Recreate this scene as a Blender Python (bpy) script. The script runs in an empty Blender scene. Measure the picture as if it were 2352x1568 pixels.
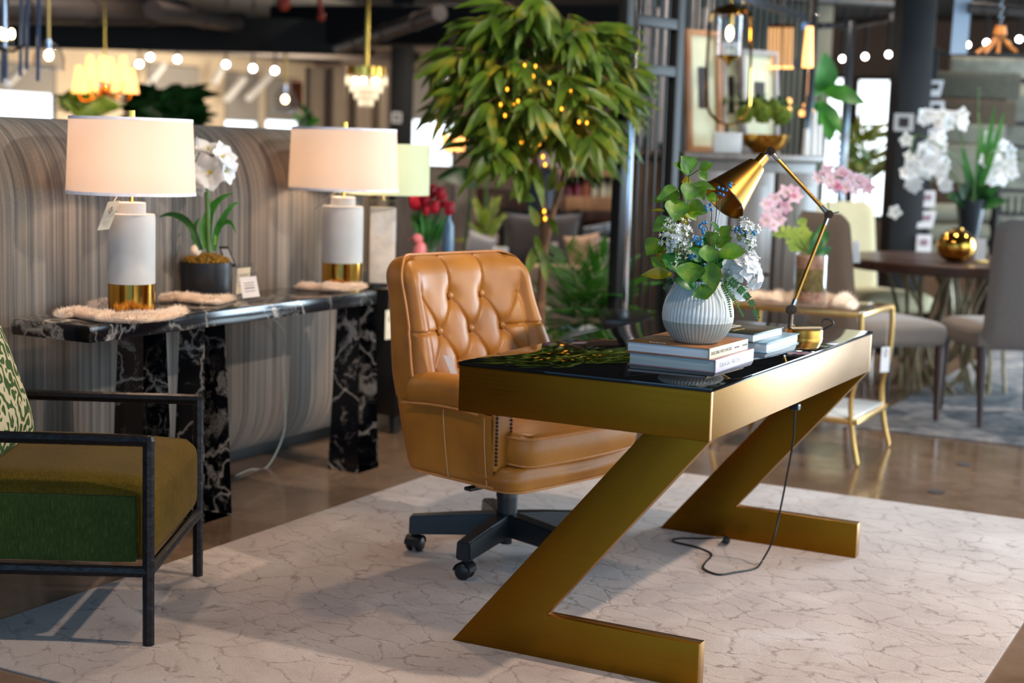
import bpy, bmesh, math, random
from mathutils import Vector as V, Matrix, noise
from math import sin, cos, pi, radians, sqrt
random.seed(7)
SC = bpy.context.scene; COL = SC.collection

# ---------------------------------------------------------------- camera
IW, IH, FP = 2352.0, 1568.0, 3454.06
CX, CY, CZ, YAW, PITCH, ROLL = 1.239, -3.386, 1.315, -0.4850, 0.1270, 0.0310
_f = V((sin(YAW)*cos(PITCH), cos(YAW)*cos(PITCH), -sin(PITCH)))
_r = V((cos(YAW), -sin(YAW), 0)); _u = _r.cross(_f)
RT = _r*cos(ROLL)+_u*sin(ROLL); UP = -_r*sin(ROLL)+_u*cos(ROLL); FW = _f
CAM = V((CX, CY, CZ))
cd = bpy.data.cameras.new('camera'); cam = bpy.data.objects.new('camera', cd); COL.objects.link(cam)
cam.matrix_world = Matrix(((RT.x, UP.x, -FW.x, CX), (RT.y, UP.y, -FW.y, CY), (RT.z, UP.z, -FW.z, CZ), (0, 0, 0, 1)))
cd.sensor_width = 36; cd.lens = 36*FP/IW; cd.clip_start = .05; cd.clip_end = 200
cd.dof.use_dof = True; cd.dof.focus_distance = 4.05; cd.dof.aperture_fstop = 2.1
SC.camera = cam

# ---------------------------------------------------------------- world, exposure, large lights
SC.view_settings.view_transform = 'Standard'; SC.view_settings.look = 'None'
SC.view_settings.exposure = 0.07; SC.view_settings.gamma = 1
wd = bpy.data.worlds.new('world'); SC.world = wd; wd.use_nodes = True
wb = wd.node_tree.nodes['Background']; wb.inputs[0].default_value = (.30, .58, 1.0, 1); wb.inputs[1].default_value = 1.0

def area(name, loc, tgt, sx, sy, power, col, spread=180):
    l = bpy.data.lights.new(name, 'AREA'); l.shape = 'RECTANGLE'; l.size = sx; l.size_y = sy
    l.energy = power; l.color = col; l.spread = radians(spread)
    o = bpy.data.objects.new(name, l); COL.objects.link(o); o.location = loc
    o.rotation_euler = (V(tgt)-V(loc)).to_track_quat('-Z', 'Y').to_euler(); return o
def spot(name, loc, tgt, power, col, ang=60, blend=.6, size=.08):
    l = bpy.data.lights.new(name, 'SPOT'); l.energy = power; l.color = col
    l.spot_size = radians(ang); l.spot_blend = blend; l.shadow_soft_size = size
    o = bpy.data.objects.new(name, l); COL.objects.link(o); o.location = loc
    o.rotation_euler = (V(tgt)-V(loc)).to_track_quat('-Z', 'Y').to_euler(); return o
def point(name, loc, power, col, size=.04):
    l = bpy.data.lights.new(name, 'POINT'); l.energy = power; l.color = col; l.shadow_soft_size = size
    o = bpy.data.objects.new(name, l); COL.objects.link(o); o.location = loc; return o
WARM = (1.0, .76, .52); WARM2 = (1.0, .84, .70)
area('window_daylight', (4.6, 1.6, 1.7), (-1, 1.2, .8), 6.0, 2.4, 110, (.45, .74, 1.0))
area('desk_side_fill', (3.3, 8.2, 1.5), (0, .6, .5), 3.0, 2.6, 620, (.68, .86, 1.0))  # added off-frame area light, brightens the desk's right face
area('storefront_daylight', (.8, -6.5, 2.0), (-1, 1, .6), 6.0, 2.2, 75, (.36, .68, 1.0))
spot('track_spot_right', (1.95, .85, 3.1), (-.15, .75, .3), 430, WARM2, 95, .5, .05)
spot('track_spot_front', (1.1, -1.6, 3.1), (.35, -.35, 0), 80, WARM2, 60, .7, .07)
spot('track_spot_chair', (-1.6, 2.1, 3.1), (-1.25, .85, .95), 120, WARM, 34, .7, .06)
spot('track_spot_console', (-1.0, -.2, 3.1), (-2.4, .5, .8), 110, WARM, 52, .8, .08)
spot('track_spot_armchair', (-1.5, -1.0, 3.1), (-1.7, -.3, .3), 60, WARM2, 75, .7, .08)
for _x, _y in ((-4.6, 3.6), (-2.9, 4.6), (-4.2, 6.2), (-2.4, 6.6), (-6.2, 5.2)): spot('track_spot_middle', (_x, _y, 3.1), (_x, _y, 0), 95, WARM2, 130, .8, .05)
spot('tree_crown_fill', (-.9, 1.6, 3.15), (-1.9, 2.9, 1.4), 190, (1, .86, .66), 80, .6, .08)  # extra spot put in to brighten the tree crown
for _x, _y in ((-.6, 5.0), (.9, 6.2), (-.9, 7.6), (-1.9, 9.6)): spot('track_spot_dining', (_x, _y, 3.1), (_x, _y, 0), 125, (1, .88, .76), 130, .8, .05)
for _x, _y in ((-6, 9), (-9, 10.5), (-5, 12.5), (-8, 14), (-11, 13), (-3, 14.5), (-11.5, 9.5)): spot('track_spot_far', (_x, _y, 3.1), (_x, _y, 0), 230, (1, .88, .74), 150, .8, .06)
area('left_wall_fill', (-10.5, 13.5, 2.6), (-14, 13.5, 1.6), 1.5, 9, 800, (1, .84, .64))  # added area light lifting the cream wall, no fixture modelled

# ---------------------------------------------------------------- pixel-ray helpers (turn a measured sight line into a world point)
def ray(px, py): return (RT*((px-IW/2)/FP)+UP*((IH/2-py)/FP)+FW)
def fl(px, py, z=0.0):
    d = ray(px, py); return CAM+d*((z-CZ)/d.z)
def dep(px, py, t): return CAM+ray(px, py)*t
def onx(px, py, x):
    d = ray(px, py); return CAM+d*((x-CX)/d.x)
def ony(px, py, y):
    d = ray(px, py); return CAM+d*((y-CY)/d.y)
def sz(n, t): return n*t/FP

# ---------------------------------------------------------------- materials
def lin(r, g, b):
    f = lambda c: (c/255/12.92) if c <= 10 else ((c/255+.055)/1.055)**2.4
    return (f(r), f(g), f(b), 1)
MATS = {}
class NT:
    def __init__(s, name):
        s.m = bpy.data.materials.new(name); s.m.use_nodes = True; s.t = s.m.node_tree
        s.b = s.t.nodes['Principled BSDF']; s.out = s.t.nodes['Material Output']
    def n(s, typ, **kw):
        nd = s.t.nodes.new(typ)
        for k, v in kw.items():
            if k.startswith('i_'):
                key = k[2:]
                key = int(key) if key.isdigit() else key.replace('_', ' ')
                nd.inputs[key].default_value = v
            else: setattr(nd, k, v)
        return nd
    def l(s, a, b): s.t.links.new(a, b)
    def co(s, scale=(1, 1, 1), rot=(0, 0, 0)):
        tc = s.n('ShaderNodeTexCoord'); mp = s.n('ShaderNodeMapping')
        mp.inputs['Scale'].default_value = scale; mp.inputs['Rotation'].default_value = rot
        s.l(tc.outputs['Object'], mp.inputs[0]); return mp.outputs[0]
    def noise(s, vec, scale, detail=4, rough=.55, dist=0):
        nd = s.n('ShaderNodeTexNoise'); s.l(vec, nd.inputs['Vector'])
        nd.inputs['Scale'].default_value = scale; nd.inputs['Detail'].default_value = detail
        nd.inputs['Roughness'].default_value = rough; nd.inputs['Distortion'].default_value = dist
        return nd.outputs[0]
    def ramp(s, fac, stops):
        nd = s.n('ShaderNodeValToRGB'); e = nd.color_ramp.elements
        while len(e) < len(stops): e.new(.5)
        for i, (p, c) in enumerate(stops): e[i].position = p; e[i].color = c
        s.l(fac, nd.inputs[0]); return nd.outputs[0]
    def mix(s, fac, a, b, mode='MIX'):
        nd = s.n('ShaderNodeMix', data_type='RGBA', blend_type=mode)
        for sock, v in ((nd.inputs[0], fac), (nd.inputs[6], a), (nd.inputs[7], b)):
            if isinstance(v, (int, float, tuple)): sock.default_value = v
            else: s.l(v, sock)
        return nd.outputs[2]
    def bump(s, h, strength=.3, dist=.01):
        nd = s.n('ShaderNodeBump'); nd.inputs['Strength'].default_value = strength
        nd.inputs['Distance'].default_value = dist; s.l(h, nd.inputs['Height'])
        s.l(nd.outputs[0], s.b.inputs['Normal']); return nd
    def base(s, v):
        if isinstance(v, tuple): s.b.inputs['Base Color'].default_value = v
        else: s.l(v, s.b.inputs['Base Color'])
    def p(s, **kw):
        for k, v in kw.items(): s.b.inputs[k.replace('_', ' ')].default_value = v
        return s
def flat(name, col, rough=.5, metal=0, var=.12, scale=30, bump=.0, sheen=0, **kw):
    if name in MATS: return MATS[name]
    t = NT(name); c = t.co()
    nz = t.noise(c, scale)
    d = tuple(x*(1-var) for x in col[:3])+(1,); u = tuple(min(1, x*(1+var)) for x in col[:3])+(1,)
    t.base(t.ramp(nz, [(.3, d), (.7, u)]))
    t.p(Roughness=rough, Metallic=metal)
    if sheen: t.p(Sheen_Weight=sheen, Sheen_Roughness=.4)
    if bump: t.bump(nz, bump, .004)
    for k, v in kw.items(): t.b.inputs[k.replace('_', ' ')].default_value = v
    MATS[name] = t.m; return t.m
def emit(name, col, strength):
    if name in MATS: return MATS[name]
    t = NT(name); t.base((.0, .0, .0, 1)); t.b.inputs['Emission Color'].default_value = col
    t.b.inputs['Emission Strength'].default_value = strength; MATS[name] = t.m; return t.m
def glass(name, col=(1, 1, 1, 1), rough=.02, ior=1.45):
    if name in MATS: return MATS[name]
    t = NT(name); lw_ = t.n('ShaderNodeLayerWeight', i_Blend=.5); fr = t.n('ShaderNodeMath', operation='POWER'); t.l(lw_.outputs[1], fr.inputs[0]); fr.inputs[1].default_value = 3.0; gl = t.n('ShaderNodeBsdfGlossy', i_Roughness=.03); tr = t.n('ShaderNodeBsdfTransparent'); tr.inputs[0].default_value = tuple(c*.96 for c in col[:3])+(1,)
    ad = t.n('ShaderNodeMath', operation='MULTIPLY_ADD'); t.l(fr.outputs[0], ad.inputs[0]); ad.inputs[1].default_value = .55; ad.inputs[2].default_value = .04
    mx = t.n('ShaderNodeMixShader'); t.l(ad.outputs[0], mx.inputs[0]); t.l(tr.outputs[0], mx.inputs[1]); t.l(gl.outputs[0], mx.inputs[2]); t.l(mx.outputs[0], t.out.inputs[0]); t.t.nodes.remove(t.b)
    MATS[name] = t.m; return t.m

def m_floor():
    t = NT('polished_concrete'); c = t.co()
    n1 = t.noise(c, 1.3, 6, .6, .6); n2 = t.noise(c, 9, 5)
    a = t.ramp(n1, [(.3, lin(88, 68, 52)), (.5, lin(118, 95, 76)), (.7, lin(142, 120, 102))])
    t.base(t.mix(.25, a, t.ramp(n2, [(.3, lin(90, 66, 50)), (.7, lin(150, 120, 98))])))
    t.p(Roughness=.13); t.l(t.ramp(n2, [(.2, (.08,)*3+(1,)), (.8, (.22,)*3+(1,))]), t.b.inputs['Roughness']); return t.m
def m_rug():
    t = NT('cream_crackle_rug'); c = t.co((1, 1, 1), (0, 0, .35))
    w = t.n('ShaderNodeTexNoise'); t.l(c, w.inputs['Vector']); w.inputs['Scale'].default_value = 5; w.inputs['Detail'].default_value = 5
    ad = t.n('ShaderNodeVectorMath', operation='MULTIPLY_ADD'); t.l(w.outputs[1], ad.inputs[0]); ad.inputs[1].default_value = (.24, .28, 0); t.l(c, ad.inputs[2])
    w2 = t.n('ShaderNodeTexNoise'); t.l(c, w2.inputs['Vector']); w2.inputs['Scale'].default_value = 60; w2.inputs['Detail'].default_value = 4; w2.inputs['Roughness'].default_value = .8
    ad2 = t.n('ShaderNodeVectorMath', operation='MULTIPLY_ADD'); t.l(w2.outputs[1], ad2.inputs[0]); ad2.inputs[1].default_value = (.030, .030, 0); t.l(ad.outputs[0], ad2.inputs[2]); ad = ad2
    mp = t.n('ShaderNodeMapping'); mp.inputs['Scale'].default_value = (6.6, 12.0, 1); t.l(ad.outputs[0], mp.inputs[0])
    vo = t.n('ShaderNodeTexVoronoi', feature='DISTANCE_TO_EDGE', i_Scale=1.0); t.l(mp.outputs[0], vo.inputs['Vector'])
    vo.voronoi_dimensions = '2D'
    line = t.ramp(vo.outputs[0], [(.0, (1,)*3+(1,)), (.03, (.85,)*3+(1,)), (.065, (0, 0, 0, 1))])
    msk = t.ramp(t.noise(c, 11, 6, .85), [(.44, (.0, .0, .0, 1)), (.62, (1, 1, 1, 1))])
    lm = t.mix(1.0, line, msk, 'MULTIPLY')
    patch = t.ramp(t.noise(c, 2.2, 4, .6, .8), [(.3, lin(162, 140, 128)), (.55, lin(188, 168, 156)), (.75, lin(200, 186, 180))])
    fine = t.ramp(t.noise(c, 210, 5, .8), [(.28, (.66,)*3+(1,)), (.62, (1.04, 1.03, 1.02, 1))])
    base = t.mix(1.0, patch, fine, 'MULTIPLY')
    t.base(t.mix(lm, base, lin(118, 90, 72)))
    h = t.mix(.5, t.mix(.35, t.noise(c, 300, 2), t.noise(c, 30, 4)), t.ramp(vo.outputs[0], [(0, (0, 0, 0, 1)), (.10, (1, 1, 1, 1))]))
    t.bump(h, .30, .006); t.p(Roughness=.95, Sheen_Weight=.25); return t.m
def m_rug2():
    t = NT('blue_grey_rug'); c = t.co()
    n = t.noise(c, 9, 6, .7, .5)
    t.base(t.ramp(n, [(.3, lin(82, 92, 102)), (.5, lin(138, 140, 146)), (.68, lin(186, 180, 178))])); t.p(Roughness=.95); t.bump(n, .3); return t.m
def m_brushed(name, col, rough=.34, ax=(2, 260, 260), rv=.08):
    t = NT(name); c = t.co(ax); n = t.noise(c, 1, 3)
    t.base(t.ramp(n, [(.25, tuple(x*.86 for x in col[:3])+(1,)), (.75, col)]))
    t.p(Metallic=1, Roughness=rough)
    if name == 'brushed_brass': t.p(Anisotropic=.7, Anisotropic_Rotation=.25)
    t.l(t.ramp(n, [(.2, (rough-rv,)*3+(1,)), (.8, (rough+rv,)*3+(1,))]), t.b.inputs['Roughness']); return t.m
def m_leather():
    t = NT('caramel_leather'); c = t.co()
    n1 = t.noise(c, 5, 4, .55); n2 = t.noise(c, 420, 3)
    a = t.ramp(n1, [(.3, lin(152, 92, 24)), (.55, lin(180, 114, 32)), (.75, lin(194, 131, 52))])
    t.base(t.mix(.15, a, t.ramp(n2, [(.3, lin(126, 70, 26)), (.7, lin(190, 122, 58))])))
    t.p(Roughness=.47, Coat_Weight=.06, Coat_Roughness=.3); t.bump(t.mix(.5, n1, n2), .12, .002); return t.m
def m_hide(name, a, b, c3):
    t = NT(name); c = t.co((1, 1, 1)); cs = t.co((60, 60, 14))
    n1 = t.noise(c, 4, 4); n2 = t.noise(cs, 3, 5, .7)
    col = t.mix(.5, t.ramp(n1, [(.3, a), (.7, b)]), t.ramp(n2, [(.35, a), (.6, b), (.8, c3)]))
    t.base(col); t.b.inputs['Specular IOR Level'].default_value = .15; t.p(Roughness=.85, Sheen_Weight=.06, Sheen_Roughness=.35); t.bump(n2, .5, .004); return t.m
def m_marble():
    t = NT('black_marble'); c = t.co((1, 1, 1), (.4, .3, .2))
    w = t.n('ShaderNodeTexNoise'); t.l(c, w.inputs['Vector']); w.inputs['Scale'].default_value = 4.5; w.inputs['Detail'].default_value = 8
    ad = t.n('ShaderNodeVectorMath', operation='MULTIPLY_ADD'); t.l(w.outputs[1], ad.inputs[0]); ad.inputs[1].default_value = (.5, .5, .35); t.l(c, ad.inputs[2])
    vo = t.n('ShaderNodeTexVoronoi', feature='DISTANCE_TO_EDGE', i_Scale=3.6); t.l(ad.outputs[0], vo.inputs['Vector'])
    veins = t.ramp(vo.outputs[0], [(.0, (1,)*3+(1,)), (.012, (.5,)*3+(1,)), (.035, (0, 0, 0, 1))])
    blot = t.ramp(t.noise(ad.outputs[0], 6, 8, .72, 1.2), [(.54, (0, 0, 0, 1)), (.62, (.5,)*3+(1,)), (.72, (1,)*3+(1,))])
    m = t.mix(1, veins, blot, 'SCREEN')
    msk = t.ramp(t.noise(c, 3.2, 4, .6), [(.33, (.06,)*3+(1,)), (.50, (1,)*3+(1,))])
    t.base(t.mix(t.mix(1, m, msk, 'MULTIPLY'), lin(14, 15, 20), lin(196, 186, 176))); t.p(Roughness=.12); return t.m
def m_stripe():
    t = NT('striped_woven_fabric'); c = t.co((2, 34, .22)); c2 = t.co((2, 90, .5)); c3 = t.co((300, 260, 300)); c4 = t.co((1, 3.2, .4))
    n1 = t.noise(c, 1, 5, .75); n2 = t.noise(c2, 1, 3, .6)
    a = t.ramp(n1, [(.28, lin(66, 68, 70)), (.42, lin(116, 110, 104)), (.52, lin(92, 86, 88)), (.62, lin(172, 156, 138)), (.78, lin(198, 186, 168))])
    b = t.ramp(n2, [(.3, lin(70, 72, 74)), (.55, lin(150, 138, 126)), (.7, lin(190, 174, 154))])
    k = t.mix(.5, a, b)
    k = t.mix(.35, k, t.ramp(t.noise(c4, 1, 2), [(.35, lin(112, 118, 118)), (.65, lin(150, 124, 104))]))
    f = t.noise(c3, 1, 2); k2 = t.mix(1, k, t.ramp(f, [(.3, (.62,)*3+(1,)), (.7, (1,)*3+(1,))]), 'MULTIPLY')
    k3 = t.mix(1, k2, t.ramp(t.noise(t.co((2, 60, .3)), 1, 3, .7), [(.38, (.42,)*3+(1,)), (.55, (1,)*3+(1,)), (.68, (1.0,)*3+(1,))]), 'MULTIPLY'); t.base(k3); t.p(Roughness=.9, Sheen_Weight=.1); t.bump(t.mix(.5, f, n2), .5, .006); return t.m
def m_leaf(name, a, b, c=None, rough=.45, scale=8):
    if name in MATS: return MATS[name]
    t = NT(name); v = t.co(); n = t.noise(v, scale, 3)
    t.base(t.ramp(n, [(.32, a), (.55, b), (.72, c or b)])); t.p(Roughness=rough)
    t.b.inputs['Subsurface Weight'].default_value = .0
    tr = t.n('ShaderNodeBsdfTranslucent'); tr.inputs[0].default_value = (c or b); mx = t.n('ShaderNodeMixShader', i_0=.22)
    t.l(t.b.outputs[0], mx.inputs[1]); t.l(tr.outputs[0], mx.inputs[2]); t.l(mx.outputs[0], t.out.inputs[0])
    MATS[name] = t.m; return t.m
def m_shade(name, col, glow, gs, tw=.6):
    t = NT(name); c = t.co((1, 1, 1)); n = t.noise(t.co((400, 400, 400)), 1, 2)
    t.base(t.ramp(n, [(.2, tuple(x*.9 for x in col[:3])+(1,)), (.8, col)])); t.p(Roughness=.9)
    t.b.inputs['Emission Color'].default_value = glow; t.b.inputs['Emission Strength'].default_value = gs
    tr = t.n('ShaderNodeBsdfTranslucent'); tr.inputs[0].default_value = col; mx = t.n('ShaderNodeMixShader', i_0=tw)
    t.l(t.b.outputs[0], mx.inputs[1]); t.l(tr.outputs[0], mx.inputs[2]); t.l(mx.outputs[0], t.out.inputs[0]); return t.m
def m_wood(name, a, b, scale=(3, 40, 3), rough=.35):
    if name in MATS: return MATS[name]
    t = NT(name); n = t.noise(t.co(scale), 1, 5, .6, .6); t.base(t.ramp(n, [(.3, a), (.7, b)])); t.p(Roughness=rough); MATS[name] = t.m; return t.m
def m_pages(name, c):
    t = NT(name); n = t.noise(t.co((3, 3, 900)), 1, 2); t.base(t.ramp(n, [(.3, tuple(x*.72 for x in c[:3])+(1,)), (.7, c)])); t.p(Roughness=.8); t.bump(n, .3, .001); return t.m
def m_palm_print():
    t = NT('green_palm_print'); c = t.co((1, 1, 1)); w = t.n('ShaderNodeTexWave', wave_type='BANDS'); w.inputs['Scale'].default_value = 8; w.inputs['Distortion'].default_value = 18; w.inputs['Detail'].default_value = 2; w.inputs['Detail Scale'].default_value = 1.6
    t.l(c, w.inputs['Vector']); s = t.ramp(w.outputs[1], [(.60, (0, 0, 0, 1)), (.70, (1, 1, 1, 1))])
    t.base(t.mix(s, t.ramp(t.noise(c, 160, 2), [(.3, lin(34, 62, 24)), (.7, lin(66, 92, 34))]), lin(196, 180, 146))); t.p(Roughness=.9); t.bump(t.noise(c, 300, 2), .4, .003); return t.m

M = dict(
 floor=m_floor(), rug=m_rug(), rug2=m_rug2(),
 brass_desk=m_brushed('brushed_brass', lin(140, 95, 23), .40), brass_lamp=m_brushed('satin_brass', lin(206, 150, 70), .27, (4, 4, 4)),
 gold=flat('polished_gold', lin(214, 160, 70), .10, 1, .05), gold_satin=flat('satin_gold', lin(220, 176, 104), .3, 1, .08),
 bronze=flat('aged_bronze', lin(96, 76, 62), .28, 1, .25, 60), chrome=flat('chrome', lin(200, 200, 204), .12, 1, .03),
 leather=m_leather(), piping=flat('leather_piping', lin(196, 130, 70), .45), stitch=flat('leather_stitch', lin(206, 160, 108), .6),
 blackmetal=flat('black_hammered_metal', lin(34, 33, 36), .35, .6, .3, 45, .5), plastic=flat('black_nylon', lin(20, 24, 28), .4, 0, .2, 80),
 blackglass=flat('black_glass', lin(6, 6, 8), .02, 0, .05), nail=flat('dark_nailhead', lin(52, 40, 34), .3, .9),
 hide_top=m_hide('olive_hide_lit', lin(62, 46, 8), lin(104, 80, 14), lin(146, 122, 42)), hide_side=m_hide('green_hide_shaded', lin(30, 44, 16), lin(56, 72, 28), lin(120, 128, 88)),  # hide in two tones: warm light put into the gold, shade into the green
 marble=m_marble(), stripe=m_stripe(), palmprint=m_palm_print(),
 plaster=flat('pale_concrete', lin(196, 194, 190), .75, 0, .05, 14, .1), shade=m_shade('white_linen_shade', lin(250, 238, 228), (1, .80, .62, 1), .0),
 shade_trim=flat('white_shade_trim', lin(236, 232, 240), .9), shade_green=m_shade('pale_green_shade', lin(206, 214, 180), (.75, .8, .55, 1), .16, .25),
 shade_warm=m_shade('glowing_cone_shade', lin(255, 220, 160), (1, .56, .20, 1), 2.1, .3),
 fur=flat('cream_fur', lin(240, 218, 196), .95, 0, .10, 18, .4, .2), potblack=flat('black_ceramic', lin(34, 34, 38), .35, 0, .1),
 moss=flat('golden_moss', lin(150, 106, 22), .95, 0, .7, 60, 1.0), white=flat('white_petal', lin(240, 240, 234), .6, 0, .04, 30, 0, 0),
 card=flat('cream_card', lin(232, 220, 192), .7, 0, .03), whitecard=flat('white_card', lin(226, 224, 226), .7, 0, .03), ink=flat('brown_ink', lin(150, 112, 92), .7),
 inkdark=flat('grey_ink', lin(92, 84, 80), .7), glass=glass('clear_glass'), acrylic=glass('clear_acrylic', (.97, .98, 1, 1), .03, 1.22),
 black=flat('black_paint', lin(16, 16, 18), .6), blackgloss=flat('black_satin_lacquer', lin(14, 15, 17), .25), darkwood=m_wood('dark_walnut', lin(44, 26, 20), lin(84, 52, 38)),
 greywood=m_wood('grey_brown_wood', lin(74, 62, 54), lin(112, 98, 86), (30, 30, 2)), wood=m_wood('honey_wood', lin(150, 104, 70), lin(196, 150, 110)),
 creamwall=flat('cream_wall', lin(206, 190, 166), .9, 0, .05, 3), taupewall=flat('taupe_wall', lin(128, 112, 100), .9, 0, .06, 3),
 ceil=flat('black_ceiling', lin(14, 13, 13), .9, 0, .3, 2), duct=flat('grey_duct', lin(70, 62, 58), .5, .2, .2, 3), whitepaint=flat('white_paint', lin(226, 226, 226), .6, 0, .03),
 winlit=emit('daylit_window', (.86, .95, 1, 1), 3.2), lampglow=emit('warm_bulb', (1, .66, .32, 1), 22), spotglow=emit('spot_bulb', (1, .95, .92, 1), 18),
 amber=emit('amber_fairy_light', (1, .38, .02, 1), 4.5), taupe=flat('taupe_linen', lin(132, 118, 108), .9, 0, .08, 90, .3, .2), creamfab=flat('cream_fabric', lin(196, 186, 150), .9, 0, .06, 60, .2),
 greyfab=flat('charcoal_velvet', lin(62, 58, 60), .8, 0, .25, 6, .2, .3), beigefab=flat('beige_upholstery', lin(190, 158, 132), .9, 0, .08, 50, .2), palegrey=flat('pale_grey_fabric', lin(170, 168, 170), .9, 0, .05, 60, .2),
 blackfringe=flat('black_fringe', lin(10, 10, 12), .95, 0, .3, 90, .6),
 trunk=flat('brown_bark', lin(110, 76, 50), .85, 0, .3, 30, .8), soil=flat('dark_soil', lin(40, 28, 20), .95, 0, .4, 60, .6),
)
M['leaf_tree'] = m_leaf('ficus_leaf', lin(34, 66, 16), lin(80, 110, 26), lin(150, 134, 38))
M['leaf_dark'] = m_leaf('dark_leaf', lin(10, 40, 14), lin(24, 76, 26), lin(50, 104, 34))
M['leaf_fresh'] = m_leaf('fresh_leaf', lin(20, 84, 26), lin(50, 126, 34), lin(96, 156, 50))
M['leaf_bouquet'] = m_leaf('bouquet_leaf', lin(30, 82, 10), lin(74, 132, 22), lin(130, 150, 30), .5, 26)
M['leaf_yellow'] = m_leaf('yellow_green_leaf', lin(110, 124, 20), lin(178, 168, 34), lin(214, 150, 40), .4, 30)
M['leaf_lime'] = m_leaf('lime_leaf', lin(110, 150, 40), lin(160, 180, 60), lin(190, 200, 90))
M['leaf_deep'] = m_leaf('deep_green_leaf', lin(16, 70, 24), lin(38, 112, 44), lin(70, 140, 60), .4, 26)
M['stem'] = flat('green_stem', lin(70, 104, 44), .6)
M['tulip'] = flat('red_tulip', lin(206, 24, 50), .5, 0, .25, 20)
M['berry'] = flat('blue_berry', lin(46, 124, 176), .35, 0, .3, 60)
M['twig'] = flat('brown_twig', lin(84, 50, 30), .8)
M['petal'] = m_leaf('white_silk_petal', lin(226, 232, 236), lin(240, 240, 242), lin(248, 246, 240), .6)
M['yellow'] = flat('yellow_centre', lin(206, 186, 60), .6)
M['pinkpetal'] = m_leaf('pink_white_orchid', lin(236, 210, 224), lin(240, 224, 236), lin(214, 96, 150), .6, 22)
M['pebble'] = flat('brown_pebbles', lin(170, 128, 104), .7, 0, .45, 60, .9)

# ---------------------------------------------------------------- object helpers
WM = {}; KIDS = {}
def T(x=0, y=0, z=0): return Matrix.Translation((x, y, z))
def RZ(a): return Matrix.Rotation(a, 4, 'Z')
def RX(a): return Matrix.Rotation(a, 4, 'X')
def RY(a): return Matrix.Rotation(a, 4, 'Y')
def tag(o, label=None, cat=None, group=None, kind=None):
    for k, v in (('label', label), ('category', cat), ('group', group), ('kind', kind)):
        if v: o[k] = v
    return o
def thing(name, label, cat, loc=(0, 0, 0), rz=0, group=None):
    o = bpy.data.objects.new(name, None); COL.objects.link(o); o.empty_display_size = .05
    o.location = loc; o.rotation_euler = (0, 0, rz); WM[o.name] = T(*loc) @ RZ(rz); KIDS[o.name] = []
    return tag(o, label, cat, group)
def build(mb, name, mat, parent=None, world=False, smooth=True, ang=38, label=None, cat=None, group=None, kind=None):
    bm = mb.bm
    if parent is not None and world: bmesh.ops.transform(bm, matrix=WM[parent.name].inverted(), verts=bm.verts)
    loc = None
    if parent is None:      # origin at the base centre
        if len(bm.verts):
            xs = [v.co.x for v in bm.verts]; ys = [v.co.y for v in bm.verts]; zs = [v.co.z for v in bm.verts]
            loc = V(((min(xs)+max(xs))/2, (min(ys)+max(ys))/2, min(zs))); bmesh.ops.translate(bm, vec=-loc, verts=bm.verts)
    bmesh.ops.recalc_face_normals(bm, faces=bm.faces) if mb.recalc else None
    for f in bm.faces: f.smooth = smooth
    if smooth:
        a = radians(ang)
        for e in bm.edges:
            if len(e.link_faces) == 2 and e.calc_face_angle(0) > a: e.smooth = False
    me = bpy.data.meshes.new(name); bm.to_mesh(me); bm.free()
    me.materials.append(M[mat] if isinstance(mat, str) else mat)
    o = bpy.data.objects.new(name, me); COL.objects.link(o)
    if loc is not None: o.location = loc
    if parent is not None: o.parent = parent; WM[o.name] = WM[parent.name]; KIDS.setdefault(parent.name, []).append(o)
    else: WM[o.name] = T(*loc) if loc is not None else Matrix()
    KIDS.setdefault(o.name, [])
    return tag(o, label, cat, group, kind)
def copy_tree(o, loc=None, rz=None, label=None, parent=None):
    c = o.copy(); COL.objects.link(c); KIDS[c.name] = []
    if parent is not None: c.parent = parent; KIDS[parent.name].append(c)
    if loc is not None: c.location = loc
    if rz is not None: c.rotation_euler = (0, 0, rz)
    if label: c['label'] = label
    for k in list(KIDS.get(o.name, [])): copy_tree(k, parent=c)
    return c
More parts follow.
